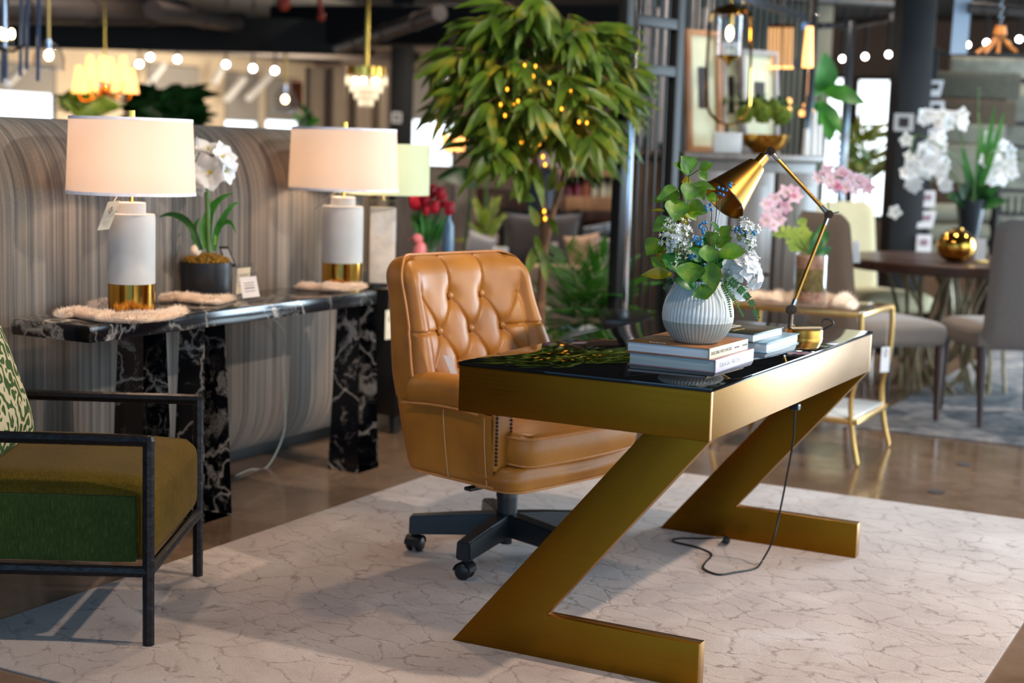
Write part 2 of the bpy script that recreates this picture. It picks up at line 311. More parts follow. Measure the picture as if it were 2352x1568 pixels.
class MB:
    def __init__(s, recalc=True): s.bm = bmesh.new(); s.recalc = recalc
    def _add(s, vs, fs):
        b = [s.bm.verts.new(v) for v in vs]
        for f in fs:
            try: s.bm.faces.new([b[i] for i in f])
            except ValueError: pass
        return s
    def box(s, c, d, bev=0, m=None, seg=2):
        t = bmesh.new(); bmesh.ops.create_cube(t, size=1)
        for v in t.verts: v.co = V((v.co.x*d[0], v.co.y*d[1], v.co.z*d[2]))
        if bev: bmesh.ops.bevel(t, geom=t.edges[:], offset=bev, segments=seg, affect='EDGES', profile=.5)
        mm = T(*c) @ (m or Matrix()); bmesh.ops.transform(t, matrix=mm, verts=t.verts)
        me = bpy.data.meshes.new('tmp'); t.to_mesh(me); t.free(); s.bm.from_mesh(me); bpy.data.meshes.remove(me); return s
    def prism(s, pts, d, bev=0):     # polygon pts (3D) extruded by vector d
        n = len(pts); d = V(d); a = [V(p) for p in pts]
        vs = a+[p+d for p in a]
        fs = [list(range(n))[::-1], list(range(n, 2*n))]+[[i, (i+1) % n, n+(i+1) % n, n+i] for i in range(n)]
        t = bmesh.new(); b = [t.verts.new(v) for v in vs]
        for f in fs: t.faces.new([b[i] for i in f])
        bmesh.ops.recalc_face_normals(t, faces=t.faces)
        if bev: bmesh.ops.bevel(t, geom=t.edges[:], offset=bev, segments=2, affect='EDGES', profile=.5)
        me = bpy.data.meshes.new('tmp'); t.to_mesh(me); t.free(); s.bm.from_mesh(me); bpy.data.meshes.remove(me); return s
    def tube(s, path, r, n=10, cap=True, closed=False):
        path = [V(p) for p in path]; N = len(path); rs = r if isinstance(r, (list, tuple)) else [r]*N
        rings = []; prev = None
        for i, p in enumerate(path):
            if closed: d = path[(i+1) % N]-path[i-1]
            else: d = path[min(i+1, N-1)]-path[max(i-1, 0)]
            d = d.normalized() if d.length > 1e-9 else V((0, 0, 1))
            if prev is None: x = d.orthogonal().normalized()
            else: x = (prev-d*prev.dot(d)); x = x.normalized() if x.length > 1e-6 else d.orthogonal().normalized()
            prev = x; y = d.cross(x)
            rings.append([s.bm.verts.new(p+(x*cos(2*pi*k/n)+y*sin(2*pi*k/n))*rs[i]) for k in range(n)])
        for i in range(N if closed else N-1):
            a = rings[i]; b = rings[(i+1) % N]
            for k in range(n): s.bm.faces.new((a[k], a[(k+1) % n], b[(k+1) % n], b[k]))
        if cap and not closed:
            s.bm.faces.new(rings[0][::-1]); s.bm.faces.new(rings[-1])
        return s
    def cyl(s, p0, p1, r0, r1=None, n=24): return s.tube([p0, p1], [r0, r0 if r1 is None else r1], n)
    def lathe(s, prof, c=(0, 0, 0), n=40, m=None, rfun=None, closed=False):
        rings = []; c = V(c); mm = m or Matrix()
        for (r, z) in prof:
            if r < 1e-5: rings.append([s.bm.verts.new(mm @ V((0, 0, z))+c)])
            else:
                rings.append([s.bm.verts.new(mm @ V(((r*(rfun(2*pi*k/n, z) if rfun else 1))*cos(2*pi*k/n), (r*(rfun(2*pi*k/n, z) if rfun else 1))*sin(2*pi*k/n), z))+c) for k in range(n)])
        L = len(rings)
        for i in range(L if closed else L-1):
            a = rings[i]; b = rings[(i+1) % L]
            for k in range(n):
                q = [a[k % len(a)], a[(k+1) % len(a)], b[(k+1) % len(b)], b[k % len(b)]]
                u = []
                for x in q:
                    if x not in u: u.append(x)
                if len(u) > 2:
                    try: s.bm.faces.new(u)
                    except ValueError: pass
        return s
    def ball(s, c, r, n=12, sc=(1, 1, 1), m=None):
        k = n//2
        prof = [(r*sin(pi*i/k), -r*cos(pi*i/k)) for i in range(k+1)]
        mm = (m or Matrix()) @ Matrix.Diagonal((sc[0], sc[1], sc[2], 1))
        return s.lathe(prof, c, n, mm)
    def grid(s, f, nu, nv, closeu=False):
        g = [[s.bm.verts.new(f(i/(nu if closeu else nu-1) if (closeu or nu > 1) else 0, j/(nv-1))) for j in range(nv)] for i in range(nu)]
        for i in range(nu if closeu else nu-1):
            for j in range(nv-1):
                a, b = g[i], g[(i+1) % nu]
                try: s.bm.faces.new((a[j], b[j], b[j+1], a[j+1]))
                except ValueError: pass
        return s
    def leaf(s, p0, p1, w, nrm=None, droop=0.0, fold=.18, n=6, tipw=.5, shape=0):
        p0 = V(p0); p1 = V(p1); ax = p1-p0; L = ax.length
        if L < 1e-6: return s
        ax /= L; nrm = V(nrm) if nrm is not None else V((random.uniform(-.4, .4), random.uniform(-.4, .4), 1))
        sd = ax.cross(nrm)
        if sd.length < 1e-4: sd = ax.cross(V((1, 0, .3)))
        sd.normalize(); up = sd.cross(ax).normalized()
        rows = []
        for i in range(n+1):
            u = i/n
            ww = ((sin(pi*u**.75)**.8 if shape == 0 else sin(pi*u**.86)**1.05) if 0 < u < 1 else 0)*w*.5
            ctr = p0+ax*(L*u)+up*(4*droop*L*u*(1-u))
            if ww < 1e-6: rows.append([s.bm.verts.new(ctr)])
            else:
                rip = .05*ww*sin(u*17+L*90)
                rows.append([s.bm.verts.new(ctr-sd*ww+up*(ww*fold*2+rip)), s.bm.verts.new(ctr), s.bm.verts.new(ctr+sd*ww+up*(ww*fold*2-rip))])
        for i in range(n):
            a, b = rows[i], rows[i+1]
            if len(a) == 1: fs = [(a[0], b[0], b[1]), (a[0], b[1], b[2])]
            elif len(b) == 1: fs = [(a[0], b[0], a[1]), (a[1], b[0], a[2])]
            else: fs = [(a[0], b[0], b[1], a[1]), (a[1], b[1], b[2], a[2])]
            for f in fs: s.bm.faces.new(f)
        return s
def leafmb(): return MB(recalc=False)
def bez(ps, n=12):
    ps = [V(p) for p in ps]; out = []
    for i in range(n+1):
        t = i/n; q = ps[:]
        while len(q) > 1: q = [q[k].lerp(q[k+1], t) for k in range(len(q)-1)]
        out.append(q[0])
    return out
def smoothpath(ps, k=6):      # catmull-rom
    ps = [V(p) for p in ps]; out = []
    for i in range(len(ps)-1):
        a = ps[max(i-1, 0)]; b = ps[i]; c = ps[i+1]; d = ps[min(i+2, len(ps)-1)]
        for j in range(k):
            t = j/k
            out.append(.5*((2*b)+(c-a)*t+(2*a-5*b+4*c-d)*t*t+(3*b-a-3*c+d)*t**3))
    out.append(ps[-1]); return out
def text_part(s, size, mtx, mat, parent, name='lettering', depth=.0004, world=True):
    cu = bpy.data.curves.new('t', 'FONT'); cu.body = s; cu.size = size; cu.extrude = depth; cu.align_x = 'LEFT'; cu.align_y = 'CENTER'
    ob = bpy.data.objects.new('t', cu); me = bpy.data.meshes.new_from_object(ob)
    me.transform((WM[parent.name].inverted() if world else Matrix()) @ mtx)
    bpy.data.objects.remove(ob); bpy.data.curves.remove(cu)
    me.materials.clear(); me.materials.append(M[mat]); me.name = name
    o = bpy.data.objects.new(name, me); COL.objects.link(o); o.parent = parent
    WM[o.name] = WM[parent.name]; KIDS.setdefault(parent.name, []).append(o); KIDS[o.name] = []; return o
def frame_from(px, z):
    pass
def card(mb, c, right, up, w, h, th=.0015):
    right = V(right).normalized(); up = V(up).normalized(); n = right.cross(up).normalized(); c = V(c)
    p = [c-right*w/2-up*h/2-n*th/2, c+right*w/2-up*h/2-n*th/2, c+right*w/2+up*h/2-n*th/2, c-right*w/2+up*h/2-n*th/2]
    return mb.prism(p, n*th)
def hang_tag(parent, top, w, h, right, up, mat='card', ink='ink', string=None):
    """a paper swing tag with a printed mark and small lines of print; top = centre of its upper edge"""
    right = V(right).normalized(); up = V(up).normalized(); n = right.cross(up).normalized()
    if n.dot(CAM-V(top)) < 0: n = -n
    c = V(top)-up*h/2
    b = card(MB(), c, right, up, w, h); t = build(b, 'price_tag', mat, parent, True, label='paper price tag')
    mk = MB()
    o = c+up*h*.18+n*.0014
    mk.tube([o+right*(w*.16*cos(a)*cos(2*a))+up*(w*.3*sin(a)) for a in [k*2*pi/22 for k in range(22)]], w*.022, 5, closed=True)
    mk.tube([o-up*w*.3, o+up*w*.36+right*w*.08], w*.02, 5)
    for k in range(3):
        y = -h*(.2+.07*k); ww = w*(.3-.06*k)
        mk.tube([c+n*.0012+up*y-right*ww, c+n*.0012+up*y+right*ww], w*.012, 4)
    build(mk, 'tag_print', ink, t, True)
    if string is not None:
        build(MB().tube([V(top), V(string)], .0012, 5), 'string', 'card', t, True)
    return t
BR = lambda X, Y: (1400+X/2.6583, 330+Y/2.6583)     # crop coordinates used while measuring the bouquet

# ================================================================ THE ROOM
def struct(mb, name, mat): return build(mb, name, mat, None, smooth=False, kind='structure')
struct(MB().box((-4, 6, -.05), (24, 30, .1)), 'floor', 'floor')
CEIL = 3.25
struct(MB().box((-4, 6, CEIL+.05), (24, 30, .1)), 'ceiling', 'ceil')
def wall_with_openings(axis, pos, a0, a1, z0, z1, openings, th=.2):
    """solid wall on plane axis=pos from a0..a1 with rectangular openings (b0,b1,zb,zt)"""
    mb = MB(); ops = sorted(openings)
    def bx(b0, b1, c0, c1):
        if b1-b0 < 1e-3 or c1-c0 < 1e-3: return
        if axis == 'x': mb.box((pos, (b0+b1)/2, (c0+c1)/2), (th, b1-b0, c1-c0))
        else: mb.box(((b0+b1)/2, pos, (c0+c1)/2), (b1-b0, th, c1-c0))
    cur = a0
    for b0, b1, zb, zt in ops:
        bx(cur, b0, z0, z1); bx(b0, b1, z0, zb); bx(b0, b1, zt, z1); cur = b1
    bx(cur, a1, z0, z1); return mb
WX = -14.0
lw = [(9.6, 12.0, .6, 2.25), (13.8, 15.0, .6, 2.42), (15.6, 16.5, .6, 2.40), (16.65, 17.6, .6, 2.38)]
struct(wall_with_openings('x', WX-.1, -9, 21, 0, CEIL, lw), 'wall_left', 'creamwall')
WY = 18.0
fl1 = (-12.05, -11.2, .5, 2.5); fr1 = (-5.2, -4.72, .5, 2.50); fr2 = (-4.64, -4.0, .5, 2.48); fill_windows = [(-1.2, .9, .3, 2.8), (1.2, 3.3, .3, 2.8), (3.6, 5.7, .3, 2.8)]
struct(wall_with_openings('y', WY+.1, -14, 8, 0, CEIL, [fl1, fr1, fr2]+fill_windows), 'wall_back', 'taupewall')
struct(wall_with_openings('x', 7.9, -9, 21, 0, CEIL, [(-7, -2.2, .3, 2.7), (-1.6, 3.2, .3, 2.7), (3.8, 8.6, .3, 2.7)]), 'wall_right', 'taupewall')
wi = 0
def window(axis, pos, op, shade_to, muntin=True, pane='winlit'):
    global wi; wi += 1
    b0, b1, z0, z1 = op; fr = MB(); t = .05
    def bx(mb, u0, u1, c0, c1, off=0, th=.06):
        if axis == 'x': mb.box((pos+off, (u0+u1)/2, (c0+c1)/2), (th, u1-u0, c1-c0))
        else: mb.box(((u0+u1)/2, pos+off, (c0+c1)/2), (u1-u0, th, c1-c0))
        return mb
    for a in ((b0, b0+t, z0, z1), (b1-t, b1, z0, z1), (b0, b1, z0, z0+t), (b0, b1, z1-t, z1), (b0, b1, 1.2, 1.24)): bx(fr, *a)
    w = build(fr, 'window_%d' % wi, 'black', None, smooth=False, kind='structure')
    g = build(bx(MB(), b0+t, b1-t, z0+t, z1-t, 0, .01), 'window_pane', pane, w, True, False)
    if shade_to: build(bx(MB(), b0+.03, b1-.03, shade_to, z1-.02, (.05 if axis == 'x' else -.05), .01), 'roller_blind', 'blind', w, True, False)
    return w
M['blind'] = flat('grey_roller_blind', lin(150, 146, 142), .9, 0, .04)
window('x', WX-.05, lw[0], 1.86); window('x', WX-.05, lw[1], 1.56); window('x', WX-.05, lw[2], 1.62); window('x', WX-.05, lw[3], 1.66)
window('y', WY-.0, fl1, 1.74); window('y', WY, fr1, 0); window('y', WY, fr2, 0)
for op in fill_windows: window('y', WY, op, 0)  # unseen glowing windows, added for the desk's right face to reflect
for op in [(-7, -2.2, .3, 2.7), (-1.6, 3.2, .3, 2.7), (3.8, 8.6, .3, 2.7)]: window('x', 7.85, op, 0)
# pale rods modelling diagonal light reflections on the windows
for k, (a, b) in enumerate([((375, 148), (322, 218)), ((508, 160), (492, 190)), ((560, 182), (520, 228)), ((622, 172), (570, 226)), ((50, 158), (18, 192)), ((1000, 178), (1040, 250))]):
    f = (lambda p: onx(p[0], p[1], WX+.35)) if k != 5 else (lambda p: ony(p[0], p[1], WY-.3))
    p, q = f(a), f(b)
    build(MB().tube([p, q], .055, 8), 'trim_%d' % (k+1), 'whitepaint', None, kind='structure')
# ceiling beams, ducts and pipes
def beam(name, a, b, w, h, mat, label=None, cat=None, kind=None):
    a = V(a); b = V(b); d = (b-a); L = d.length; ang = math.atan2(d.y, d.x)
    mb = MB().box(((a+b)/2), (L, w, h), .01, RZ(ang) @ RY(-math.asin(max(-1, min(1, d.z/L)))))
    return build(mb, name, mat, None, label=label, cat=cat, kind=kind)
beam('trim_7', (WX+.3, -8, 2.95), (WX+.3, 18, 2.95), .5, .6, 'ceil', kind='structure')
beam('trim_8', dep(-60, 62, 12), dep(800, 88, 14), .35, .30, 'ceil', kind='structure')
beam('trim_9', dep(640, 60, 14), dep(1500, 62, 13), .4, .34, 'ceil', kind='structure')
beam('trim_10', dep(240, 100, 20), dep(960, 132, 22), .2, .16, 'duct', kind='structure')
def duct(px, py, t, qx, qy, t2, r, lab, mat='duct'):
    p, q = dep(px, py, t), dep(qx, qy, t2)
    ob = thing('ceiling_duct', lab, 'duct', tuple(p)); build(MB().tube([p, q], r, 16), 'pipe', mat, ob, True)
    for k in (.2, .5, .8): build(MB().tube([p.lerp(q, k-.012), p.lerp(q, k+.012)], r*1.12, 16), 'joint_ring', mat, ob, True)
    return ob
duct(-60, 20, 10, 420, 30, 12.5, .10, 'broad grey brown air duct at the top left of the ceiling')
duct(-40, 45, 12.5, 560, 40, 14, .045, 'thin brown pipe running just below the broad duct at upper left')
duct(200, 92, 16, 860, 120, 17, .05, 'slim grey pipe above the left wall windows')
duct(350, 22, 11, 760, 95, 17, .07, 'grey duct slanting down behind the red sprinkler joints')
duct(780, 110, 13, 1010, 30, 11, .06, 'pale duct slanting up between the crystal chandelier and the tree')
duct(1030, 80, 12, 1300, 60, 12, .07, 'grey duct behind the top of the tree')
duct(1780, -6, 10.5, 2052, 8, 11, .035, 'pale rail along the ceiling right of the slatted screens')
duct(1930, 62, 12, 2052, 38, 11, .03, 'mauve pipe running up to the tall black column')
duct(2225, 18, 9.5, 2400, 30, 9.5, .035, 'pale rail above the wooden spider chandelier')
for k, (px, py) in enumerate(((652, 8), (738, 38))):
    s_ = thing('sprinkler_joint', ('larger red sprinkler pipe joint at the ceiling', 'smaller red sprinkler pipe joint right of the larger one')[k], 'sprinkler', tuple(dep(px, py, 13)))
    M['redpaint'] = flat('red_paint', lin(190, 70, 50), .5)
    build(MB().ball(dep(px, py, 13), sz(16-6*k, 13), 12, (1, 1, 1.1)), 'joint', 'redpaint', s_, True)
    build(MB().cyl(dep(px, py, 13), dep(px-6, py-60, 13), .02), 'riser', 'redpaint', s_, True)
# columns
def column(px0, px1, py, t, depth_, lab, lab2=None):
    c = dep((px0+px1)/2, py, t); w = sz(px1-px0, t)
    mb = MB().box((c.x, c.y, CEIL/2), (w, depth_, CEIL), .01, RZ(-YAW)); return build(mb, 'structural_column', 'black', None, label=lab, cat='column')
column(896, 946, 300, 16, .3, 'slim black column with a small white thermostat, left of the tree')
column(2046, 2122, 300, 10.2, .26, 'tall thick black column right of the bright windows')
def wall_plate(px, py, t, w, h, lab, name='thermostat'):
    c = dep(px, py, t); d = (CAM-c); d.z = 0; d.normalize(); r = d.cross(V((0, 0, 1))).normalized()
    o = thing(name, lab, 'thermostat' if name == 'thermostat' else 'sign', tuple(c))
    b = MB(); card(b, c, r, (0, 0, 1), sz(w, t), sz(h, t), .02); build(b, 'plate', 'whitepaint', o, True)
    b = MB(); card(b, c+d*.012, r, (0, 0, 1), sz(w*.5, t), sz(h*.55, t), .006); build(b, 'display', 'greyfab', o, True)
wall_plate(911, 270, 15.83, 22, 24, 'small white thermostat on the slim black column')
wall_plate(2076, 281, 10.05, 44, 40, 'white square control panel on the thick black column')
# track spot lights, each a short can on a stem
def track_spot(px, py, t, lab, r=9, glow='spotglow'):
    c = dep(px, py, t); d = (CAM-c).normalized(); o = thing('track_light', lab, 'light', tuple(c), 0, 'ceiling track spotlights')
    R_ = sz(r, t); build(MB().cyl(c-d*R_*2.6, c-d*.01, R_*1.15, R_*1.15, 16), 'housing', 'black', o, True)
    build(MB().cyl(c-d*.009, c+d*.002, R_, R_, 16), 'lamp', glow, o, True)
    build(MB().cyl(c-d*R_*1.4, c-d*R_*1.4+V((0, 0, CEIL-c.z)), .012), 'stem', 'black', o, True)
for px, py, t, lab in [(345, 131, 16, 'white track spotlight at the left end of the row of five'), (407, 136, 16.3, 'white track spotlight second from left in the row of five'),
   (519, 148, 17, 'white track spotlight in the middle of the row of five'), (581, 157, 17.4, 'white track spotlight fourth from left in the row of five'), (631, 162, 17.8, 'white track spotlight at the right end of the row of five'),
   (1018, 172, 14, 'single white track spotlight at the left edge of the tree'), (1935, 135, 12, 'track spotlight beside the chrome posts, leftmost of three over the bright windows'), (1987, 130, 12, 'track spotlight in the middle of three over the bright windows'),
   (2041, 125, 12, 'track spotlight nearest the thick black column'), (2222, 103, 12, 'track spotlight just right of the hanging white panel'), (2266, 98, 12, 'track spotlight behind the left arms of the wooden chandelier'), (2341, 90, 12, 'track spotlight at the far right edge of the view'),
   (320, 147, 18, 'dim small track spotlight left of the row of five'), (1518, 168, 10, 'small bright spotlight seen through the slatted screen')]:
    track_spot(px, py, t, lab, 6.5 if t > 13 else 6, 'spotglow')

# ---------------------------------------------------------------- rugs, partition
build(MB().box((-.605, .79, .003), (2.415, 3.163, .006), .002), 'area_rug', 'rug', None, label='cream rug with brown crackle lines under the gold desk', cat='rug')
_a = fl(2045, 1000); 
build(MB().box((_a.x+1.9, _a.y+2.6, .005), (4.2, 5.0, .01), .003), 'dining_rug', 'rug2', None, label='mottled blue grey rug under the round dining table', cat='rug')
def partition():
    mb = MB(); X0 = -2.46; Y0, Y1 = -3.2, 2.28; H = 1.372; D = .62; zb = .045
    prof = []
    for k in range(13):       # bottom front curve, face, top front curve, back
        a = pi/2*k/12; prof.append((X0-.17+.17*sin(a), zb+.22-.22*cos(a)))
    for z in (.5, .7, .9, 1.05): prof.append((X0, z))
    for k in range(15): a = pi/2*k/14; prof.append((X0-.24+.24*cos(a), H-.30+.30*sin(a)))
    for k in range(9): a = pi/2*k/8; prof.append((X0-D+.2-.2*sin(a), H-.25+.25*cos(a)))
    prof.append((X0-D, zb+.05)); prof.append((X0-D+.05, zb))
    n = 60
    g = []
    for i in range(n+1):
        y = Y0+(Y1-Y0)*i/n
        e = max(0, (y-(Y1-.06))/.06); s = .06*(1-sqrt(max(0, 1-e*e)))
        g.append([mb.bm.verts.new((x-(s if x > X0-D/2 else -s), y, z-(s if z > .7 else -s))) for x, z in prof])
    for i in range(n):
        for j in range(len(prof)): mb.bm.faces.new((g[i][j], g[i+1][j], g[i+1][(j+1) % len(prof)], g[i][(j+1) % len(prof)]))
    mb.bm.faces.new(g[0]); mb.bm.faces.new(g[-1][::-1])
    o = thing('partition', 'long high upholstered partition in grey and tan striped woven fabric with rounded top', 'partition', (X0-D/2, (Y0+Y1)/2, 0))
    build(mb, 'upholstery', 'stripe', o, True)
    build(MB().box((X0-D/2-.03, (Y0+Y1)/2, .03), (D-.22, Y1-Y0-.1, .06), .005), 'plinth', 'black', o, True)
partition()

# ---------------------------------------------------------------- marble console
SX, SZ0, ST = -2.057, .681, .052; SY0, SY1 = .075, 1.69; SD = .335
con = thing('console_table', 'black console table with white veined marble slab and tapering marble legs', 'table', (SX-SD/2, (SY0+SY1)/2, 0))
build(MB().box((SX-SD/2+.0, (SY0+SY1)/2, SZ0+ST/2), (SD, SY1-SY0, ST), .003), 'slab', 'marble', con, True)
def pillar(x1, y0, w=.118):
    b = MB(); cx, cy = x1-w/2, y0+w/2; lo, hi = w/2+.016, w/2-.004
    pts = lambda h, z: [(cx-h, cy-h, z), (cx+h, cy-h, z), (cx+h, cy+h, z), (cx-h, cy+h, z)]
    b._add(pts(lo, 0)+pts(hi, SZ0), [(3, 2, 1, 0), (4, 5, 6, 7), (0, 1, 5, 4), (1, 2, 6, 7-1), (2, 3, 7, 6), (3, 0, 4, 7)])
    b.bm.verts.ensure_lookup_table(); bmesh.ops.bevel(b.bm, geom=b.bm.edges[:], offset=.0025, segments=1, affect='EDGES'); return build(b, 'leg', 'marble', con, True)
for px, py in ((346, 772), (491, 753), (827, 700)):
    p = fl(px, py, SZ0); pillar(min(p.x, SX-.01), p.y)
TOP = SZ0+ST
# ---------------------------------------------------------------- table lamps
def table_lamp(base, t_, lab, shade_px, pw=1.0):
    x, y = base; o = thing('table_lamp', lab, 'lamp', (x, y, TOP), 0, 'table lamps on the console')
    r = sz(54, t_); z = TOP
    build(MB().lathe([(0, z), (r, z), (r, z+.003), (r*.995, z+.105), (0, z+.105)], (x, y, 0), 64), 'brass_base', 'gold', o, True)
    build(MB().lathe([(0, z+.105), (r*1.0, z+.105), (r*1.005, z+.108), (r*1.005, z+.318), (r*.99, z+.333), (r*.62, z+.335), (r*.61, z+.338), (r*.61, z+.368), (r*.58, z+.371), (0, z+.371)], (x, y, 0), 64), 'concrete_body', 'plaster', o, True)
    build(MB().cyl((x, y, z+.36), (x, y, z+.64), .006), 'neck', 'gold', o, True)
    R0, R1 = r*2.70, r*2.56; zb, zt = z+.398, z+.645
    def ring(ra, rb, za, zc, th=.0015): return [(ra, za), (rb, zc), (rb-th, zc), (ra-th, za)]
    sh = build(MB().lathe(ring(R0, R1, zb, zt), (x, y, 0), 72, closed=True), 'lamp_shade', 'shade', o, True, ang=80)
    f = lambda q: R0+(R1-R0)*q
    build(MB().lathe(ring(f(0)+.001, f(.035)+.001, zb-.001, zb+.009, .003), (x, y, 0), 72, closed=True), 'shade_trim', 'shade_trim', sh, True)
    build(MB().lathe(ring(f(.965)+.001, f(1)+.001, zt-.009, zt+.001, .003), (x, y, 0), 72, closed=True), 'shade_trim', 'shade_trim', sh, True)
    sp = MB()
    for k in range(3): a = k*2*pi/3+.5; sp.cyl((x, y, zt-.012), (x+R1*cos(a), y+R1*sin(a), zt-.006), .0018, n=6)
    build(sp, 'shade_spider', 'gold', o, True)
    build(MB().lathe([(0, zt), (.013, zt), (.013, zt+.024), (0, zt+.024)], (x, y, 0), 20), 'finial', 'gold', o, True)
    build(MB().ball((x, y, z+.50), .03, 16, (1, 1, 1.3)), 'bulb', 'bulbsoft', o, True)
    return o
M['bulbsoft'] = emit('frosted_bulb', (1, .74, .5, 1), 9)
b1 = fl(302, 722, TOP); b2 = fl(785, 661, TOP)
BL1 = V((SX-.150, b1.y-.0, 0)); BL2 = V((SX-.165, b2.y, 0))
BL1 = V((b1.x, b1.y, 0)); BL2 = V((b2.x, b2.y, 0))
LA = table_lamp((BL1.x, BL1.y), 4.93, 'lit white drum shade lamp on brass and concrete base, left on the console', None)
LB = table_lamp((BL2.x, BL2.y), 6.05*.87, 'lit white drum shade lamp on brass and concrete base beside the crystal lamp', None)
for bl in (BL1, BL2):
    point('lamp_bulb', (bl.x, bl.y, TOP+.53), 7.5, (1, .70, .46), .05)
p = dep(262, 462, 4.82); hang_tag(LA, p, .038, .098, RT+UP*.1, UP+RT*.38, string=dep(272, 446, 4.85))
p = dep(757, 448, 5.9); hang_tag(LB, p, .02, .08, RT*.8+UP*.5, UP+RT*1.0, 'inkcard' if 0 else 'taupe', string=dep(775, 440, 5.95))
# ---------------------------------------------------------------- fur pelts
def pelt(pts, z, rad, lab, seed=1, h=.85):
    random.seed(seed); o = thing('fur_pelt', lab, 'fur', (pts[0][0], pts[0][1], z), 0, 'cream fur pelts lying on the furniture')
    b = MB(); path = smoothpath([(x, y, z+rad*h*.5) for x, y in pts], 8); n = 16
    rings = []
    for i, p in enumerate(path):
        q = i/(len(path)-1); rr = rad*(.55+.45*sin(pi*q)**.5)*(1+.38*noise.noise(p*26))
        d = (path[min(i+1, len(path)-1)]-path[max(i-1, 0)]); d.z = 0; d.normalize(); s = V((-d.y, d.x, 0))
        if i in (0, len(path)-1): rr *= .4
        rings.append([b.bm.verts.new(V((0, 0, z))+V((p.x, p.y, 0))+s*rr*cos(a)*(1+.12*noise.noise(V((p.x*40, a*2, seed))))+V((0, 0, max(0.001, rr*h*(1+sin(a))*.5*(1+.2*noise.noise(V((p.x*30, a, 3)))))))) for a in [2*pi*k/n for k in range(n)]])
    for i in range(len(rings)-1):
        for k in range(n): b.bm.faces.new((rings[i][k], rings[i][(k+1) % n], rings[i+1][(k+1) % n], rings[i+1][k]))
    b.bm.faces.new(rings[0][::-1]); b.bm.faces.new(rings[-1])
    # short hairs
    tips = []
    for i in range(len(rings)-1):
        for k in range(n):
            for _ in range(9):
                a = rings[i][k].co.lerp(rings[i+1][(k+1) % n].co, random.random()); c = V((path[i].x, path[i].y, z))
                if a.z < z+.002: continue
                tips.append((a, (a-c).normalized()))
    build(b, 'pelt', 'fur', o, True)
    hr = leafmb()
    for a, d in tips:
        e = a+(d+V((random.uniform(-.6, .6), random.uniform(-.6, .6), random.uniform(-.3, .3))))*random.uniform(.008, .017)
        s = d.orthogonal().normalized()*.0012; e.z = max(e.z, z+.001)
        hr._add([a-s, a+s, e], [(0, 1, 2)])
    build(hr, 'fur_hairs', 'fur', o, True, kind='stuff'); return o
def flp(z, *pp): return [tuple(fl(a, b, z)[:2]) for a, b in pp]
pelt(flp(TOP, (140, 731), (175, 727), (205, 733), (245, 740), (300, 742), (350, 738), (395, 730), (415, 719)), TOP, .032, 'cream fur pelt under the left lamp on the marble console', 3)
pelt(flp(TOP, (222, 714), (250, 708), (280, 706)), TOP, .028, 'small fold of cream fur behind the left lamp', 4)
pelt(flp(TOP, (366, 693), (410, 693), (450, 697), (488, 700), (530, 690)), TOP, .030, 'cream fur pelt under the black flower pot', 5)
pelt(flp(TOP, (688, 664), (715, 667), (745, 669), (775, 670), (805, 668), (830, 662)), TOP, .030, 'cream fur pelt under the right lamp on the marble console', 6)
# ---------------------------------------------------------------- amaryllis pot
pc = fl(475, 682, TOP); tp = 5.45
pot = thing('flower_pot', 'black cylinder pot topped with golden moss on the marble console', 'pot', (pc.x, pc.y, TOP))
r = sz(59, tp); hp = sz(84, tp)
build(MB().lathe([(0, TOP+.004), (r*.96, TOP+.004), (r, TOP+.01), (r, TOP+hp), (r-.006, TOP+hp), (r-.006, TOP+.02), (0, TOP+.02)], (pc.x, pc.y, 0), 48), 'pot_body', 'potblack', pot, True)
ms = MB(); random.seed(5)
ms.lathe([(0, TOP+hp+.035)]+[((r-.007)*q, TOP+hp-.004+.036*(1-q**2.5)) for q in (.2, .4, .6, .75, .88, 1.0)], (pc.x, pc.y, 0), 40)
for k in range(240):
    a, q = random.uniform(0, 2*pi), sqrt(random.random())*.95
    ms.ball((pc.x+r*q*cos(a), pc.y+r*q*sin(a), TOP+hp+.03*(1-q**2)), random.uniform(.003, .009), 6, (1, 1, .8))
build(ms, 'moss', 'moss', pot, True)
am = thing('amaryllis', 'white amaryllis with long green strap leaves in the black pot', 'flower', (pc.x, pc.y, TOP+hp))
A = lambda X, Y, t=tp: dep(200+X/4.239, 430+Y/4.239, t)      # crop coordinates
for k, (path, w) in enumerate([([(1190, 620), (1175, 400), (1200, 230), (1300, 110), (1430, 50)], 90), ([(1240, 620), (1260, 430), (1330, 290), (1420, 170), (1500, 148)], 62), ([(1110, 610), (1020, 400), (930, 300), (800, 262), (678, 300)], 70),
    ([(1250, 560), (1270, 420), (1330, 340), (1400, 350), (1455, 450)], 60), ([(1095, 600), (1040, 480), (1050, 370), (1100, 290)], 60), ([(1150, 600), (1120, 420), (1140, 300), (1150, 240)], 50)]):
    pts = smoothpath([A(x, y, tp+.02*sin(k*2+i)) for i, (x, y) in enumerate(path)], 5); b = leafmb(); n = len(pts); rows = []
    for i, p in enumerate(pts):
        d = pts[min(i+1, n-1)]-pts[max(i-1, 0)]; s = d.cross(FW).normalized(); q = i/(n-1)
        ww = sz(w/4.239, tp)*.5*(.55+.45*sin(pi*min(1, q*1.1)))*(1-q**4)+.0004
        rows.append([b.bm.verts.new(p-s*ww), b.bm.verts.new(p+FW*ww*.5), b.bm.verts.new(p+s*ww)])
    for i in range(n-1):
        for j in range(2): b.bm.faces.new((rows[i][j], rows[i+1][j], rows[i+1][j+1], rows[i][j+1]))
    build(b, 'leaf', 'leaf_fresh' if k != 2 else 'leaf_dark', am, True, ang=60)
